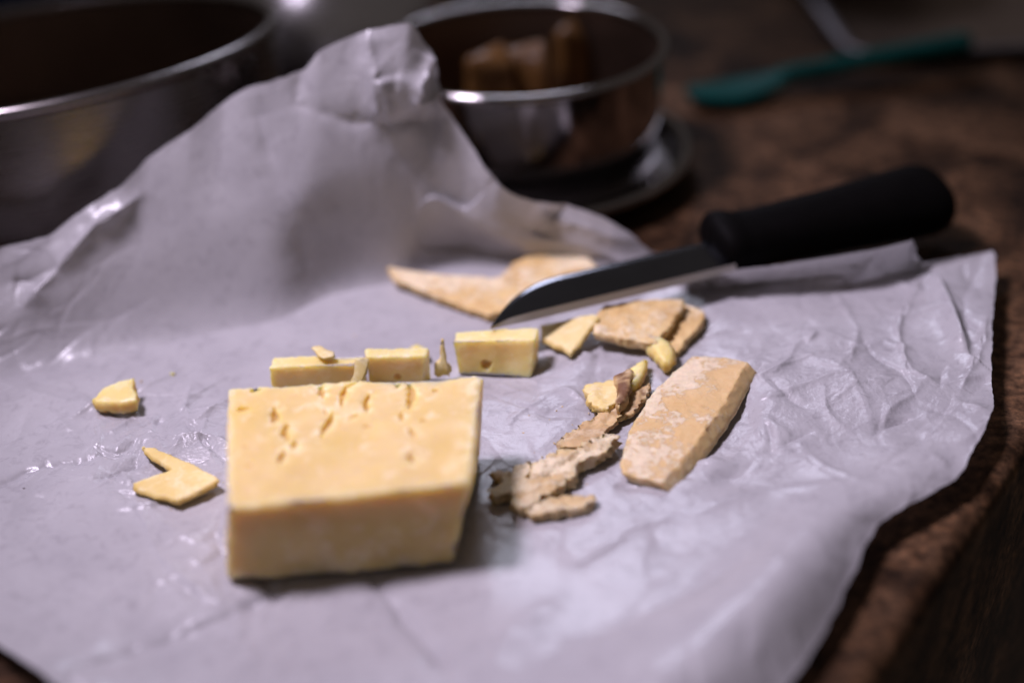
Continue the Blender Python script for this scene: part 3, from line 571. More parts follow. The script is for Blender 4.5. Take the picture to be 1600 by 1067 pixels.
def grid_normals(G, wrap):
    du = (np.roll(G, -1, 0) - np.roll(G, 1, 0)) if wrap else np.gradient(G, axis=0)
    dv = np.gradient(G, axis=1); n = np.cross(dv, du)
    return n / np.maximum(np.linalg.norm(n, axis=2, keepdims=True), 1e-12)

def paper_grid(stations, O, nt, nr, creases=None, crumple=True):
    S = np.array(stations, float)                       # (n, 4, 3): floor, bend, flap, edge
    n = len(S); E = S[:, 3]
    L = np.linalg.norm(np.roll(E, -1, 0) - E, axis=1) ** .7 + .004; cum = np.r_[0, np.cumsum(L)]
    tt = np.interp(np.linspace(0, cum[-1], nt, endpoint=False), cum, np.arange(n + 1))
    C = catmull(S, tt, True)                            # (nt, 4, 3)
    # keep notches crisp at the rim: part linear there
    i = np.floor(tt).astype(int); f = (tt - i)[:, None, None]
    Lin = S[i % n] * (1 - f) + S[(i + 1) % n] * f
    C[:, 3] = .45 * C[:, 3] + .55 * Lin[:, 3]
    ker = np.hanning(int(nt * .05) | 1); ker /= ker.sum(); hw = len(ker) // 2
    for r_ in range(3):
        for a_ in range(3):
            col = np.r_[C[-hw:, r_, a_], C[:, r_, a_], C[:hw, r_, a_]]; C[:, r_, a_] = np.convolve(col, ker, 'valid')
    K = np.concatenate([np.broadcast_to(np.array(O, float), (nt, 1, 3)), C], 1)     # (nt,5,3)
    K = K.transpose(1, 0, 2)
    kt = np.interp(np.linspace(0, 1, nr), [0, .32, .62, .82, 1.0], [0, 1, 2, 3, 4])
    G = catmull(K, kt, False).transpose(1, 0, 2).copy()                             # (nt, nr, 3)
    G[:, :, 2] = np.maximum(G[:, :, 2], 0) + .0036
    if not crumple: return G
    d = np.linalg.norm(np.diff(G, axis=1), axis=2); arc = np.c_[np.zeros(nt), np.cumsum(d, 1)]
    v = G - np.array(O); ang = np.arctan2(v[:, :, 1], v[:, :, 0]); ang[:, 0] = ang[:, 1]
    U = np.stack([arc * np.cos(ang), arc * np.sin(ang)], -1).reshape(-1, 2)
    X = G.reshape(-1, 3); H = np.zeros(len(X))
    rng = np.random.default_rng(11)
    # broad facets: folded triangle waves
    for k in range(9):
        a = rng.uniform(0, math.pi); per = rng.uniform(.05, .13); q = (U @ np.array([math.cos(a), math.sin(a)]) + .004 * vnoise(U, 25, k)) / per + rng.uniform()
        w = np.clip(vnoise(U, 14, 90 + k) + .25, 0, 1)
        H += w * per * .011 * np.sqrt((np.abs((q % 1) * 2 - 1) - .5) ** 2 + .0005)
    H += .0006 * fbm(U, 22, 5, 3)
    # short random creases
    zone = np.clip(vnoise(U, 20, 77) * 1.1 + .45, .12, 1.2)
    for spot, rad, amt in DATA['crinkle']:
        zone = np.maximum(zone, amt * np.exp(-((X - np.array(spot)) ** 2).sum(1) / rad ** 2))
    for spot, rad, amt in DATA['calm']:
        zone *= 1 - amt * np.exp(-((X - np.array(spot)) ** 2).sum(1) / rad ** 2)
    for k in range(1100):
        c = rng.uniform(-.24, .24, 2); a = rng.uniform(0, math.pi); ln = rng.uniform(.004, .026); w = rng.uniform(.00045, .0015)
        am = rng.choice([-1, 1]) * rng.uniform(.0002, .0008) * (1.3 if ln < .015 else .7)
        e = np.array([math.cos(a), math.sin(a)]); R = U - c
        sel = np.nonzero((np.abs(R[:, 0]) < ln + .012) & (np.abs(R[:, 1]) < ln + .012))[0]
        if not len(sel): continue
        s = R[sel] @ e; t = R[sel] @ np.array([-e[1], e[0]]) + .0018 * np.sin(s * 180 + k)
        tap = np.clip(1 - (s / ln) ** 2, 0, 1)
        H[sel] += am * tap * np.exp(-np.sqrt(t * t + .0000001) / (w * (1 + 1.6 * (t > 0))))
    H *= 1.0
    H = H * zone * 1.7
    for pts, amp, wid, *steep in creases or []:
        P = np.array(pts, float); best = np.full(len(X), 9.0); tap = np.ones(len(X))
        tot = np.linalg.norm(np.diff(P, axis=0), axis=1).sum(); acc = 0
        lo, hi = P.min(0) - 6 * wid, P.max(0) + 6 * wid
        sel = np.nonzero(((X > lo) & (X < hi)).all(1))[0]; Xs = X[sel]; best = np.full(len(sel), 9.0); pos = np.zeros(len(sel))
        wob = .0012 * vnoise(Xs, 160, 3)
        for a, b in zip(P[:-1], P[1:]):
            e = b - a; l = np.linalg.norm(e); e /= l; s = np.clip((Xs - a) @ e, 0, l)
            rv = Xs - a - s[:, None] * e; dd = np.linalg.norm(rv, axis=1)
            if steep: dd = np.where(rv @ np.array(steep[0]) > 0, dd * 5.0, dd)
            m = dd < best; best[m] = dd[m]; pos[m] = (acc + s[m]) / tot; acc += l
        tp = np.clip(np.minimum(pos, 1 - pos) * 6 + .35, 0, 1)
        H[sel] += amp * tp * np.exp(-np.sqrt((best + wob) ** 2 + (wid * .12) ** 2) / wid)
    for c_, r_ in DATA['press']:
        m = np.exp(-(((X - np.array(c_)) ** 2).sum(1) / r_ ** 2) ** 2); H = H * (1 - m) + np.minimum(H, .0001) * m
    Nn = grid_normals(G, True); Nn[Nn[:, :, 2] < 0] *= -1
    Nn[:, 0] = (0, 0, 1)
    H = H.reshape(nt, nr); H[:, :4] = H[:, 3:4].mean()
    G2 = G + Nn * H[:, :, None]
    # ragged rim
    rr = np.linspace(0, 1, nr)[None] ** 10
    rad = G[:, -1] - G[:, -3]; rad /= np.linalg.norm(rad, axis=1, keepdims=True)
    G2 += rad[:, None] * (rr * (.0011 * fbm(G[:, -1], 140, 8, 3) )[:, None])[:, :, None]
    G2[:, :, 2] = np.maximum(G2[:, :, 2], .0006)
    return G2, zone

def resample(P, step, closed=True):
    Q = np.r_[P, P[:1]] if closed else P
    l = np.r_[0, np.cumsum(np.linalg.norm(np.diff(Q, axis=0), axis=1))]; n = max(int(l[-1] / step), 12)
    t = np.linspace(0, l[-1], n, endpoint=not closed)
    return np.stack([np.interp(t, l, Q[:, k]) for k in range(Q.shape[1])], 1)

def slab(name, top, thick, mat, parent=None, shift=(0, 0), step=.0011, bev=.0008, rough=.0004, nscale=260, jag=.0006, seed=0, rest=False, deep_side=1.0, burnt=0, curl=0.0, relief=None, ridges=None, lump=.0004):
    """A broken flat piece: outline 'top' (n,3) of its upper face, thickness, ragged sides, uneven faces."""
    P = np.array(top, float)
    if np.sum(P[:, 0] * np.roll(P[:, 1], -1) - np.roll(P[:, 0], -1) * P[:, 1]) < 0: P = P[::-1]
    A = np.c_[P[:, :2], np.ones(len(P))]; pl = np.linalg.lstsq(A, P[:, 2], rcond=None)[0]
    R = resample(P, step); n = len(R)
    T = np.roll(R, -1, 0)[:, :2] - np.roll(R, 1, 0)[:, :2]; T /= np.maximum(np.linalg.norm(T, axis=1, keepdims=True), 1e-9)
    area2 = np.sum(R[:, 0] * np.roll(R[:, 1], -1) - np.roll(R[:, 0], -1) * R[:, 1])
    out = np.c_[T[:, 1], -T[:, 0]] * (1 if area2 > 0 else -1)
    R[:, :2] += out * (jag * (fbm(R[:, :2], 340, seed, 5, .55) * 1.5 + .08 * vnoise(R[:, :2], 1300, seed + 3)))[:, None]
    def zt(XY): return XY @ pl[:2] + pl[2]
    ctr = R[:, :2].mean(0); ext = np.abs(R[:, :2] - ctr).max()
    inner = R[:, :2] - out * bev
    lo, hi = inner.min(0), inner.max(0)
    gx, gy = np.meshgrid(np.arange(lo[0], hi[0], step), np.arange(lo[1], hi[1], step)); g = np.c_[gx.ravel(), gy.ravel()]
    g += np.random.default_rng(seed).uniform(-.3, .3, g.shape) * step
    dmin = np.sqrt(((g[:, None] - inner[None]) ** 2).sum(2)).min(1); g = g[dmin > step * .6]
    pts = np.r_[inner, g]
    res = delaunay_2d_cdt([Vector(p) for p in pts], [], [list(range(n))] if area2 > 0 else [list(range(n))[::-1]], 1, 1e-7)
    V2 = np.array([(v.x, v.y) for v in res[0]]); tris = [list(f) for f in res[2]]; orig = res[3]
    remap = {}
    for k, o in enumerate(orig):
        for q in o: remap[q] = k
    ring_idx = [remap[i] for i in range(n)]
    nt_ = len(V2)
    zT = zt(V2); top3 = np.c_[V2, zT]
    d_edge = np.sqrt(((V2[:, None] - inner[None, ::2]) ** 2).sum(2)).min(1)
    rel = rough * (fbm(V2, nscale, seed + 5, 4, .6) * 1.6)
    if ridges is not None:
        ca, sa = math.cos(ridges[1]), math.sin(ridges[1]); Rt = np.c_[V2 @ np.array([ca, sa]) * .28, V2 @ np.array([-sa, ca])]
        rel = rel - ridges[0] * np.abs(fbm(Rt, ridges[2], seed + 71, 4, .6)) * 2.2
    if relief is not None: rel = rel + relief[0] * np.clip(fbm(V2, relief[1], seed + 31, 5, .6) * 3, -1, 1)
    top3[:, 2] += rel
    sh = np.array(shift)
    V = [top3]; F = list(tris); cur = ring_idx; off = nt_
    side = [np.zeros(nt_)]
    levels = [(0, .0), (.3, .35), (.62, .68), (.92, 1.0)]
    base = R[:, :2]
    zr = zt(inner) + rel[ring_idx]
    for k, (fr, sf) in enumerate(levels):
        xy = base + sh * fr - (out * bev * .6 if k == 3 else 0)
        z = zt(base) - bev * .8 - (thick - 1.6 * bev) * fr
        pr = np.c_[xy, z]
        am = fbm(np.c_[xy, z * 2.2], 520, seed + 9, 4, .6) * (rough * 1.2 + jag * .9) + lump * (vnoise(np.c_[xy, z * 2], 190, seed + k) if 0 < k < 3 else 0)
        pr[:, :2] += out * am[:, None]
        V.append(pr); side.append(np.full(n, 1.0))
        nxt = list(range(off, off + n)); off += n
        for i in range(n):
            j = (i + 1) % n; F.append([cur[i], nxt[i], nxt[j], cur[j]])
        cur = nxt
    # underside
    bot = top3.copy(); bot[:, :2] += sh; bot[:, 2] = zT - thick + rough * fbm(V2, nscale, seed + 40, 3)
    V.append(bot); side.append(np.ones(nt_))
    bi = [off + q for q in ring_idx]
    for i in range(n):
        j = (i + 1) % n; F.append([cur[i], bi[i], bi[j], cur[j]])
    F += [[off + q for q in t[::-1]] for t in tris]
    V = np.concatenate(V); deep = np.concatenate(side) * deep_side
    if curl: V[:, 2] += curl * ((V[:, :2] - ctr) ** 2).sum(1) / ext ** 2
    V[:, 2] += max(0.0, DATA['floor'] - V[:, 2].min()) if not rest else DATA['floor'] - V[:, 2].min()
    bn = np.clip(fbm(V, 300, seed + 60, 3) * 2.2 - (1 - burnt) * 1.6 + burnt, 0, 1) if burnt else np.zeros(len(V))
    return mesh_obj(name, V, F, mat, parent, True, {'deep': deep * (.55 + .45 * vnoise(V, 350, seed)), 'burnt': bn, 'pale': np.zeros(len(V))})

def seg_dist(X, P):
    best = np.full(len(X), 9.0)
    for a, b in zip(P[:-1], P[1:]):
        e = b - a; l = np.linalg.norm(e); e = e / max(l, 1e-9); s = np.clip((X - a) @ e, 0, l)
        best = np.minimum(best, np.linalg.norm(X - a - s[:, None] * e, axis=1))
    return best

def block(name, C8, n, mat, parent=None, rnd=.05, rough=.00025, seed=0, cracks=(), pits=(), wob=.0006, edge_pale=.5, chip=.0011):
    """A cut block: six gridded faces of a rounded box mapped into eight corners; cracks and holes are sunk into it."""
    C = np.array(C8, float)      # order: bottom FL FR BR BL, top FL FR BR BL
    V = []; F = []; off = 0
    for ax in range(3):
        for s in (0, 1):
            nu, nv = n[(ax + 1) % 3], n[(ax + 2) % 3]
            u, v = np.meshgrid(np.linspace(0, 1, nu), np.linspace(0, 1, nv), indexing='ij')
            Q = np.empty((nu * nv, 3)); Q[:, ax] = s; Q[:, (ax + 1) % 3] = u.ravel(); Q[:, (ax + 2) % 3] = v.ravel()
            fc = grid_faces(nu, nv, False) + off; V.append(Q); F.append(fc if s else fc[:, ::-1]); off += nu * nv
    Q = np.concatenate(V); F = np.concatenate(F)
    key = np.round(Q * 100000).astype(np.int64); _, first, inv = np.unique(key, axis=0, return_index=True, return_inverse=True)
    Q = Q[first]; F = inv.ravel()[F]
    size = np.array([np.linalg.norm(C[1] - C[0]), np.linalg.norm(C[3] - C[0]), np.linalg.norm(C[4] - C[0])])
    r = rnd * size.min(); q = Q * size; inn = np.clip(q, r, size - r); dd = q - inn; ln = np.linalg.norm(dd, axis=1)
    # shrink the corners onto a rounded box
    nz = (np.abs(dd) > 1e-12).sum(1); m = (nz > 1)
    q[m] = inn[m] + dd[m] / ln[m][:, None] * np.minimum(ln[m], r)[:, None]
    W = q / size; x, y, z = W[:, :1], W[:, 1:2], W[:, 2:]
    def tri(A): return ((A[0] * (1 - x) + A[1] * x) * (1 - y) + (A[3] * (1 - x) + A[2] * x) * y) * (1 - z) + ((A[4] * (1 - x) + A[5] * x) * (1 - y) + (A[7] * (1 - x) + A[6] * x) * y) * z
    X = tri(C); nrm = Q - .5; 
    nd = np.where(np.abs(nrm) > .4999, np.sign(nrm), 0.0); nd /= np.linalg.norm(nd, axis=1, keepdims=True)
    X = X + nd * (wob * fbm(X, 45, seed, 3) + rough * fbm(X, 520, seed + 4, 4, .6))[:, None]
    pale = np.zeros(len(X)); deep = np.zeros(len(X))
    top = Q[:, 2] > .999; front = Q[:, 1] < .001
    edge_d = np.sort(np.minimum(Q, 1 - Q) * size, axis=1)[:, 1]
    en = fbm(X, 420, seed + 8, 4, .6)
    X = X - nd * (np.clip(1 - edge_d / .0016, 0, 1) * np.clip(en + .15, 0, 1) * chip)[:, None]
    pale += edge_pale * np.clip(1 - edge_d / .0022, 0, 1) * np.clip(en * 1.5 + .7, 0, 1)
    if cracks:
        flk = np.clip(1 - (1 - Q[:, 0]) * size[0] / .007, 0, 1) * np.clip(fbm(X, 330, 91, 5, .65) * 2.2 + .25, 0, 1) * top
        pale = np.maximum(pale, .8 * flk); X[:, 2] += .0003 * (flk > .45)
        frt = front * np.clip(fbm(X, 130, 95, 4, .6) * 3 - .1, 0, 1) * np.clip(1.25 - Q[:, 2] * 1.6, 0, 1)
        pale = np.maximum(pale, .5 * frt)
    for pts, w, dep in cracks:
        P = np.array(pts, float); sel = np.nonzero(top & (np.abs(X[:, :2] - P[:, :2].mean(0)).max(1) < .02))[0]
        Y = X[sel][:, :2]; Yw = Y + .0008 * np.c_[fbm(Y, 420, 3, 3), fbm(Y, 420, 5, 3)]; d = seg_dist(Yw, P[:, :2])
        e_ = P[-1, :2] - P[0, :2]; tpos = np.clip((Yw - P[0, :2]) @ e_ / (e_ @ e_), 0, 1)
        wv = w * (1.25 * np.sin(math.pi * (.06 + .88 * tpos)) ** .8) * (1 + .6 * vnoise(Y, 700, seed + 1)) + 1e-6; p = np.clip(1 - d / wv, 0, 1) ** .45
        X[sel, 2] -= dep * p; deep[sel] = np.maximum(deep[sel], np.clip(p * 1.6, 0, 1) * .85)
        halo = np.exp(-((d - w * 1.6) / (w * 1.9)) ** 2) * np.clip(fbm(Y, 420, seed + 2, 4, .6) * 2.4 + .1, 0, 1)
        pale[sel] = np.maximum(pale[sel], .75 * halo); X[sel, 2] += .00035 * halo * (p <= 0)
    for c, rad, dep, fc in pits:
        sel = np.nonzero(top if fc == 'top' else front)[0]; dlt = X[sel] - np.array(c)
        if fc == 'top': dlt[:, 2] = 0; e = np.linalg.norm(dlt / np.array([rad, rad * .8, 1]), axis=1)
        else: dlt[:, 1] = 0; e = np.linalg.norm(dlt / np.array([rad, 1, rad]), axis=1)
        e = e * (1 + .25 * vnoise(X[sel], 500, 4)); p = np.sqrt(np.clip(1 - e ** 2, 0, 1))
        if fc == 'top': X[sel, 2] -= dep * p
        else: X[sel, 1] += dep * p
        deep[sel] = np.maximum(deep[sel], p * .8)
    X[:, 2] += DATA['floor'] - X[:, 2].min()
    return mesh_obj(name, X, F, mat, parent, True, {'pale': np.clip(pale, 0, 1), 'deep': deep})

def lathe(name, prof, seg, mat, parent=None):
    P = np.array(prof, float); a = np.linspace(0, 2 * math.pi, seg, endpoint=False)
    G = np.stack([P[None, :, 0] * np.cos(a)[:, None], P[None, :, 0] * np.sin(a)[:, None], np.broadcast_to(P[None, :, 1], (seg, len(P)))], -1)
    return mesh_obj(name, G.reshape(-1, 3), grid_faces(seg, len(P), True), mat, parent)
def arc(cx, cz, r, a0, a1, n): return [(cx + r * math.cos(math.radians(a0 + (a1 - a0) * k / n)), cz + r * math.sin(math.radians(a0 + (a1 - a0) * k / n))) for k in range(n + 1)]
def loft(name, secs, mat, parent=None, nseg=40, power=2.6):
    """secs: (x, yc, zc, half_y, half_z) sections along local x, superellipse outline."""
    a = np.linspace(0, 2 * math.pi, nseg, endpoint=False); ca, sa = np.cos(a), np.sin(a)
    cy = np.sign(ca) * np.abs(ca) ** (2 / power); cz = np.sign(sa) * np.abs(sa) ** (2 / power)
    G = np.stack([np.stack([np.full(nseg, s[0]), s[1] + s[3] * cy, s[2] + s[4] * cz], -1) for s in secs], 0)
    V = G.transpose(1, 0, 2).reshape(-1, 3); F = grid_faces(nseg, len(secs), True).tolist(); k = len(secs)
    F.append([i * k for i in range(nseg)][::-1]); F.append([i * k + k - 1 for i in range(nseg)])
    return mesh_obj(name, V, F, mat, parent)

# ================================================================== the setting: countertop
def build_counter():
    A, B = (np.array(p) for p in DATA['counter_edge'])
    d = (B - A) / np.linalg.norm(B - A); nrm = np.array([-d[1], d[0]])
    if nrm @ (np.array([-.1, .1]) - A) > 0: nrm = -nrm            # nrm points off the counter
    prof = [(-1.3, 0), (-.03, 0), (-.007, 0)] + [(-.006 + .006 * math.sin(math.radians(t)), -.006 + .006 * math.cos(math.radians(t))) for t in range(0, 91, 9)] + [(0, -.05), (0, -.16), (-.02, -.16)]
    V = []; 
    us = np.linspace(-1.2, 1.2, 25)
    for u in us:
        for (o, z) in prof: p = A + d * u + nrm * o; V.append((p[0], p[1], z))
    k = len(prof); F = []
    for i in range(len(us) - 1):
        for j in range(k - 1): F.append((i * k + j, i * k + j + 1, (i + 1) * k + j + 1, (i + 1) * k + j))
    o = mesh_obj('countertop', V, F, MAT_COUNTER); o['kind'] = 'structure'
    # recalc outward
    import bmesh
    bm = bmesh.new(); bm.from_mesh(o.data)
    for f in bm.faces:
        f.normal_update()
    up = sum(f.normal.z * f.calc_area() for f in bm.faces)
    if up < 0: bmesh.ops.reverse_faces(bm, faces=bm.faces)
    bm.to_mesh(o.data); bm.free(); return o
build_counter()
def build_cabinet():
    A, B = (np.array(p) for p in DATA['counter_edge']); d = (B - A) / np.linalg.norm(B - A); nrm = np.array([-d[1], d[0]])
    if nrm @ (np.array([-.1, .1]) - A) > 0: nrm = -nrm
    V = []
    for u in (-1.2, 1.2):
        for o, z in ((-.004, -.15), (-.004, -.85), (-.05, -.85), (-.05, -.15)): p = A + d * u + nrm * o; V.append((p[0], p[1], z))
    o = mesh_obj('cabinet_front', V, [(0, 1, 5, 4), (1, 2, 6, 5), (2, 3, 7, 6), (3, 0, 4, 7), (0, 3, 2, 1), (4, 5, 6, 7)], MAT_CABINET, None, False); o['kind'] = 'structure'
build_cabinet()

# ================================================================== wrapping paper
G, ZONE = paper_grid(DATA['stations'], DATA['centre'], 1450, 460, DATA['creases'])
tag(mesh_obj('wrapping_paper', G.reshape(-1, 3), grid_faces(G.shape[0], G.shape[1], True)[:, ::-1], MAT_PAPER, None, True, {'crinkle': ZONE}),
    'crumpled white waxed paper sheet spread under the cheese, its back edge standing up', 'paper')

# ================================================================== cheese
tag(block('cheese_block', DATA['cheese'], (300, 230, 110), MAT_CHEESE, None, rnd=.045, seed=2, cracks=DATA['cracks'], pits=DATA['pits'], wob=.0017, chip=.0010, edge_pale=.8, rough=.00012),
    'large yellow hard cheese block with cracks in its top, in front', 'cheese')
for nm, key, lab, grp in DATA['cubes']:
    d = DATA['cube_' + key]
    tag(block(nm, d['c'], (110, 60, 60), MAT_CUBE, None, rnd=.07, seed=d['seed'], pits=d['pits'], wob=.0013, edge_pale=.6, chip=.0006, rough=.00012), lab, 'cheese piece', grp)
MATS = {'slab': MAT_SLAB, 'rind': MAT_RIND, 'crumb': MAT_CRUMB, 'brown': MAT_BROWN, 'flake': MAT_FLAKE, 'cube': MAT_CUBE, 'speck': MAT_SPECK}
for p in DATA['pieces']:
    if p.get('parts'):
        e = thing(p['name'], p['base'], p['label'], p['cat'], p.get('group'))
        for q in p['parts']:
            o = slab(q['name'], q['top'], q['thick'], MATS[q['mat']], None, **q.get('kw', {})); adopt(o, e)
    else:
        tag(slab(p['name'], p['top'], p['thick'], MATS[p['mat']], None, **p.get('kw', {})), p['label'], p['cat'], p.get('group'))

# ================================================================== knife
def build_knife():
    tip, end = Vector(DATA['knife'][0]), Vector(DATA['knife'][1]); L = (end - tip).length
    ax = (end - tip).normalized(); up0 = Vector((.12, -.34, 1)).normalized(); ay = up0.cross(ax).normalized(); az = ax.cross(ay)
    e = thing('kitchen_knife', tip, 'kitchen knife with black handle, blade lying across the rind pieces', 'knife')
    M = Matrix(((ax.x, ay.x, az.x, tip.x), (ax.y, ay.y, az.y, tip.y), (ax.z, ay.z, az.z, tip.z), (0, 0, 0, 1)))
    bl = L * .475
    # blade: straight bevelled edge towards the camera (-y), curved back away (+y)
    n = 70
    def width(t): return .0162 * ((1 - (1 - t / .36) ** 2.3) if t < .36 else 1)
    def sheet(cols):
        V = []; F = []; k = len(cols(0.5))
        for i in range(n + 1):
            for y, z in cols(i / n): V.append((bl * 1.04 * i / n, y, z))
        for i in range(n):
            for j in range(k - 1): F.append((i * k + j, (i + 1) * k + j, (i + 1) * k + j + 1, i * k + j + 1))
        return V, F
    def flat(t):
        w = width(t); b0 = min(.0018, w * .25); th = .0013 * min(1, .3 + t * 4)
        return [(b0, th)] + [(b0 + (w - b0) * f, th * (1 - .35 * f ** 3)) for f in (.25, .5, .75, .94)] + [(w, th * .2), (w, -th * .5)] + [(b0 + (w - b0) * f, -th) for f in (.75, .4, 0)]
    def edge(t):
        w = width(t); b0 = min(.0018, w * .25); th = .0013 * min(1, .3 + t * 4); lo = -.0010 * min(1, .2 + t * 5)
        return [(b0, -th), (.0002, lo - .0002), (-.0001, lo), (b0 * .5, (lo + th) * .5), (b0, th)]
    b = mesh_obj('blade', *sheet(flat), MAT_BLADE, None); b.data.transform(M); adopt(b, e)
    c = mesh_obj('cutting_edge', *sheet(edge), MAT_SPINE, None, False); c.data.transform(M); c.parent = b
    h0 = bl; hl = L - bl; S = []
    prof = [(0, .006, .0045), (.008, .0115, .0075), (.035, .0135, .0095), (.07, .0135, .0100), (.11, .0122, .0092), (.2, .0118, .0092), (.4, .0125, .0098),
            (.6, .0135, .0102), (.78, .0150, .0106), (.9, .0160, .0108), (.96, .0145, .0100), (.985, .0110, .0080), (1.0, .0055, .0045)]
    for t in np.linspace(0, 1, 60):
        hy = np.interp(t, [q[0] for q in prof], [q[1] for q in prof]); hz = np.interp(t, [q[0] for q in prof], [q[2] for q in prof])
        S.append((h0 + hl * t, .0128 + .0024 * max(0, 1 - t / .14), 0, hy - .0012 * max(0, 1 - t / .14), hz))
    h = loft('handle', S, MAT_HANDLE, None, 44, 2.5); h.data.transform(M); adopt(h, e)
build_knife()

# ================================================================== metal ware behind
def rot_to(tx, ty): return Vector((-tx, -ty, 1)).normalized().to_track_quat('Z', 'Y').to_matrix().to_4x4()
def vessel(name, loc, R, h, mat, inner, label, cat, tilt=(0, 0), flare=0.0, bead=.0022, seg=120, base_r=None, group=None):
    e = thing(name, loc, label, cat, group)
    e.rotation_mode = 'QUATERNION'
    e.rotation_quaternion = Vector((-tilt[0], -tilt[1], 1)).normalized().rotation_difference(Vector((0, 0, 1))).inverted()
    rb = base_r or R - flare
    t = .0009; c = .005
    prof = [(0.0001, 0), (rb - c, 0)] + arc(rb - c, c, c, -90, 0, 6) + [(rb + (R - rb) * k / 8, c + (h - c) * k / 8) for k in range(1, 9)]
    lathe('body', prof, seg, mat, e)
    inn = [(R - t, h)] + [(rb - t + (R - rb) * (1 - k / 8), c + (h - c) * (1 - k / 8)) for k in range(1, 9)] + arc(rb - c - t, c + t, c, 0, -90, 6) + [(0.0001, t)]
    lathe('lining', inn, seg, inner, e)
    lathe('rim', arc(R + .0002, h, bead, -150, 210, 18), seg, mat, e)
    return e
for v in DATA['vessels']:
    vessel(v['name'], v['loc'], v['R'], v['h'], {'pan': MAT_PAN, 'steel': MAT_STEEL, 'pot': MAT_POT}[v['mat']], {'dark': MAT_PAN_IN, 'steel': MAT_STEEL}[v['inner']], v['label'], v['cat'],
           v.get('tilt', (0, 0)), v.get('flare', 0), v.get('bead', .0022), group=v.get('group'))
def build_lid():
    P = Vector(DATA['lid'][0]); r = DATA['lid'][1]
    e = thing('domed_lid', (P.x, P.y, 0.001), 'blurred domed steel lid behind the gap between cake pan and saucepan', 'lid')
    lathe('dome', [(r * 1.04, 0), (r * 1.04, .003), (r, .004)] + [(r * math.cos(math.radians(a)), .004 + P.z + (r * .95) * math.sin(math.radians(a))) for a in range(0, 90, 4)] + [(.0005, .004 + P.z + r * .95)], 100, MAT_LID, e)
    lathe('knob', [(.004, P.z + r * .95), (.004, P.z + r * .95 + .008), (.011, P.z + r * .95 + .012), (.011, P.z + r * .95 + .018), (.0005, P.z + r * .95 + .02)], 40, MAT_HANDLE, e)
build_lid()
# golden food pieces lying in the small pot
for k, (loc, s, rz, lab) in enumerate(DATA['food']):
    c, s_ = math.cos(rz), math.sin(rz); a, b, h = s
    def cr(x, y, z): return (loc[0] + c * x * a - s_ * y * b, loc[1] + s_ * x * a + c * y * b, loc[2] + z * h)
    C8 = [cr(-1, -1, 0), cr(1, -.8, 0), cr(.9, 1, 0), cr(-.8, .9, 0), cr(-.85, -.8, 1), cr(.9, -.9, .8), cr(.7, .8, 1.1), cr(-.9, .7, .9)]
    o = block('food_chunk', C8, (24, 18, 14), MAT_GOLD, None, rnd=.3, seed=50 + k, wob=.002)
    o.location.z += loc[2] - DATA['floor']
    tag(o, lab, 'food')

# ================================================================== teal spatula
def build_spatula():
    p0, p1 = Vector(DATA['spatula'][0]), Vector(DATA['spatula'][1]); L = (p1 - p0).length
    ax = (p1 - p0).normalized(); ay = Vector((0, 0, 1)).cross(ax).normalized(); az = ax.cross(ay)
    M = Matrix(((ax.x, ay.x, az.x, p0.x), (ax.y, ay.y, az.y, p0.y), (ax.z, ay.z, az.z, p0.z), (0, 0, 0, 1)))
    e = thing('serving_spoon', p0, 'teal green plastic spoon lying on the brown counter', 'spoon')
    hl = L * .34; S = []
    for t in np.linspace(0, 1, 26):
        w = .0135 * math.sqrt(max(.004, 1 - (2 * t - .92) ** 2)) if t < .72 else .0135 * math.sqrt(1 - .52 ** 2) * (1 - (t - .72) / .28) + .006 * (t - .72) / .28
        S.append((hl * t, 0, .004 + .003 * (2 * t - 1) ** 2, w, .0038 if 0 < t < 1 else .002))
    h = loft('bowl', S, MAT_TEAL, None, 36, 2.0); h.data.transform(M); adopt(h, e)
    S = [(hl * .96 + (L - hl * .96) * t, 0, .0075, .0052 + .0035 * t ** 2 - (.004 if t > .985 else 0), .0042) for t in np.linspace(0, 1, 30)]
    g = loft('handle', S, MAT_TEAL, None, 28, 2.4); g.data.transform(M); adopt(g, e)
build_spatula()

def build_tray():
    L, Rr = (Vector(p) for p in DATA['tray']); w = (Rr - L).length; ax = (Rr - L).normalized(); ay = Vector((0, 0, 1)).cross(ax)
    e = thing('metal_tray', L, 'low grey metal tray at the top right edge beside the spoon handle', 'tray')
    def ring(inset, z, n=10, r=.02, depth=.16):
        P = []
        for cx, cy, a0 in ((w - r, r, -90), (w - r, depth - r, 0), (r, depth - r, 90), (r, r, 180)):
            for k in range(n + 1):
                a = math.radians(a0 + 90 * k / n); q = L + ax * (cx + (r - inset) * math.cos(a)) + ay * (cy + (r - inset) * math.sin(a)); P.append((q.x, q.y, z))
        return P
    def skin(nm, rings, mat, cap):
        n = len(rings[0]); V = sum(rings, []); F = []
        for i in range(len(rings) - 1):
            for j in range(n): F.append((i * n + j, i * n + (j + 1) % n, (i + 1) * n + (j + 1) % n, (i + 1) * n + j))
        if cap: F.append(tuple((len(rings) - 1) * n + j for j in range(n)))
        adopt(mesh_obj(nm, V, F, mat), e)
    skin('body', [ring(.008, .0005), ring(.006, .002), ring(.002, .0058), ring(.0015, .0066)], MAT_TRAY, False)
    skin('lining', [ring(.0022, .0066), ring(.007, .0028), ring(.01, .0018)], MAT_PAN_IN, True)
    skin('rim', [ring(.0026, .0067), ring(0, .0074), ring(-.004, .0076), ring(-.0046, .0050), ring(.001, .0044)], MAT_TRAY, False)
build_tray()

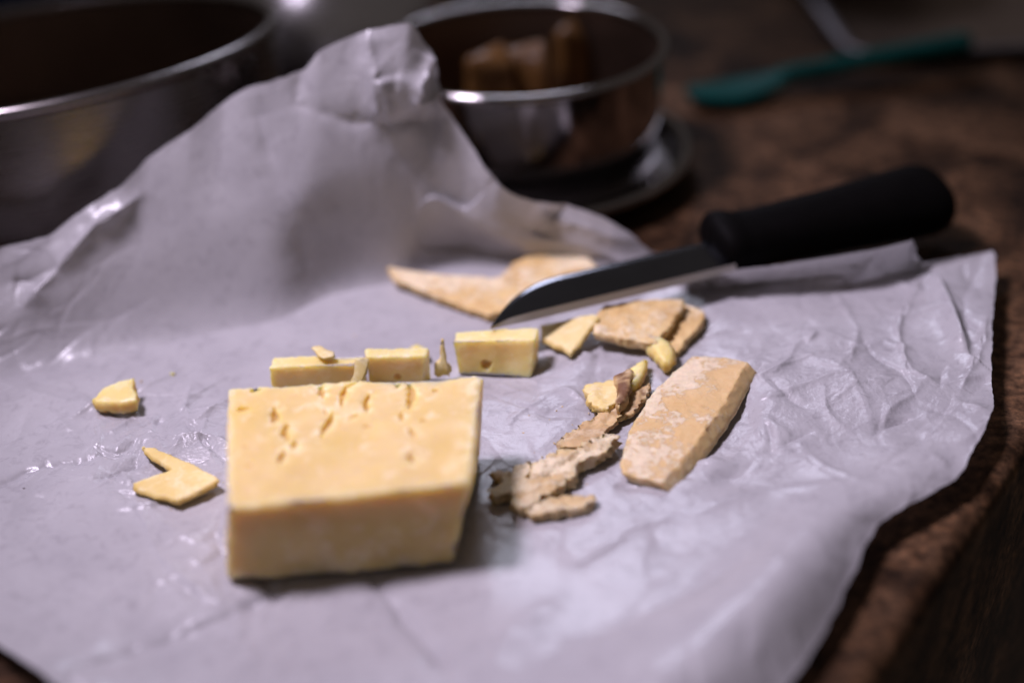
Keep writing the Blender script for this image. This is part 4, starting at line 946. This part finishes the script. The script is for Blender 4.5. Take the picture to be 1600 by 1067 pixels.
# ================================================================== navy cloth behind the pan
def cloth(loc, sx, sy, h, seed, lab):
    n = 70; u, v = np.meshgrid(np.linspace(-1, 1, n), np.linspace(-1, 1, n), indexing='ij')
    X = np.c_[u.ravel() * sx, v.ravel() * sy]; X += .006 * np.c_[vnoise(X, 30, seed), vnoise(X, 30, seed + 1)]
    r = np.clip(1 - np.maximum(np.abs(u), np.abs(v)).ravel() ** 3, 0, 1)
    z = r * h * (.65 + .5 * fbm(X, 26, seed + 2, 4)) + .001
    o = mesh_obj('folded_cloth', np.c_[X + np.array(loc)[:2], z], grid_faces(n, n, False), MAT_NAVY); return tag(o, lab, 'cloth')
for c in DATA['cloths']: cloth(*c)

# ================================================================== crumbs and specks
def speck(name, c, r, mat, seed):
    rng = np.random.default_rng(seed); a = np.linspace(0, 2 * math.pi, 9, endpoint=False)
    V = []; 
    for lv, (rr, z) in enumerate(((.7, 0), (1, .35), (.75, .8), (.3, 1.05))):
        for t in a: V.append((c[0] + r * rr * math.cos(t) * rng.uniform(.7, 1.2), c[1] + r * rr * .8 * math.sin(t) * rng.uniform(.7, 1.2), c[2] + r * z * 1.1))
    F = grid_faces(4, 9, False).tolist(); F = []
    for l in range(3):
        for i in range(9): F.append((l * 9 + i, l * 9 + (i + 1) % 9, (l + 1) * 9 + (i + 1) % 9, (l + 1) * 9 + i))
    F.append(tuple(27 + i for i in range(9))); F.append(tuple(range(8, -1, -1)))
    return mesh_obj(name, V, F, mat)
for k, (c, r, m, lab) in enumerate(DATA['specks']):
    tag(speck('crumb', c, r, MATS[m], k), lab, 'crumb', 'crumbs scattered on the paper')

def fine_crumbs():
    rng = np.random.default_rng(4); V = []; F = []
    ico = [(0, 0, 1), (.9, 0, .3), (.28, .85, .3), (-.72, .53, .3), (-.72, -.53, .3), (.28, -.85, .3), (0, 0, -.4)]
    tri = [(0, 1, 2), (0, 2, 3), (0, 3, 4), (0, 4, 5), (0, 5, 1), (6, 2, 1), (6, 3, 2), (6, 4, 3), (6, 5, 4), (6, 1, 5)]
    for (c, rad, n) in DATA['crumb_fields']:
        for k in range(n):
            p = np.array(c[:2]) + rng.normal(size=2) * rad; r = rng.uniform(.0002, .00055); o = len(V)
            for q in ico: V.append((p[0] + r * q[0] * rng.uniform(.7, 1.4), p[1] + r * q[1] * rng.uniform(.6, 1.3), DATA['floor'] + .0000 + r * q[2] + r * .4))
            F += [tuple(o + i for i in t) for t in tri]
    o = mesh_obj('fine_crumbs', V, F, MAT_BROWN, None, False); o['kind'] = 'stuff'
    o['label'] = 'fine cheese and rind crumbs sprinkled on the paper around the pieces'; o['category'] = 'crumbs'
fine_crumbs()
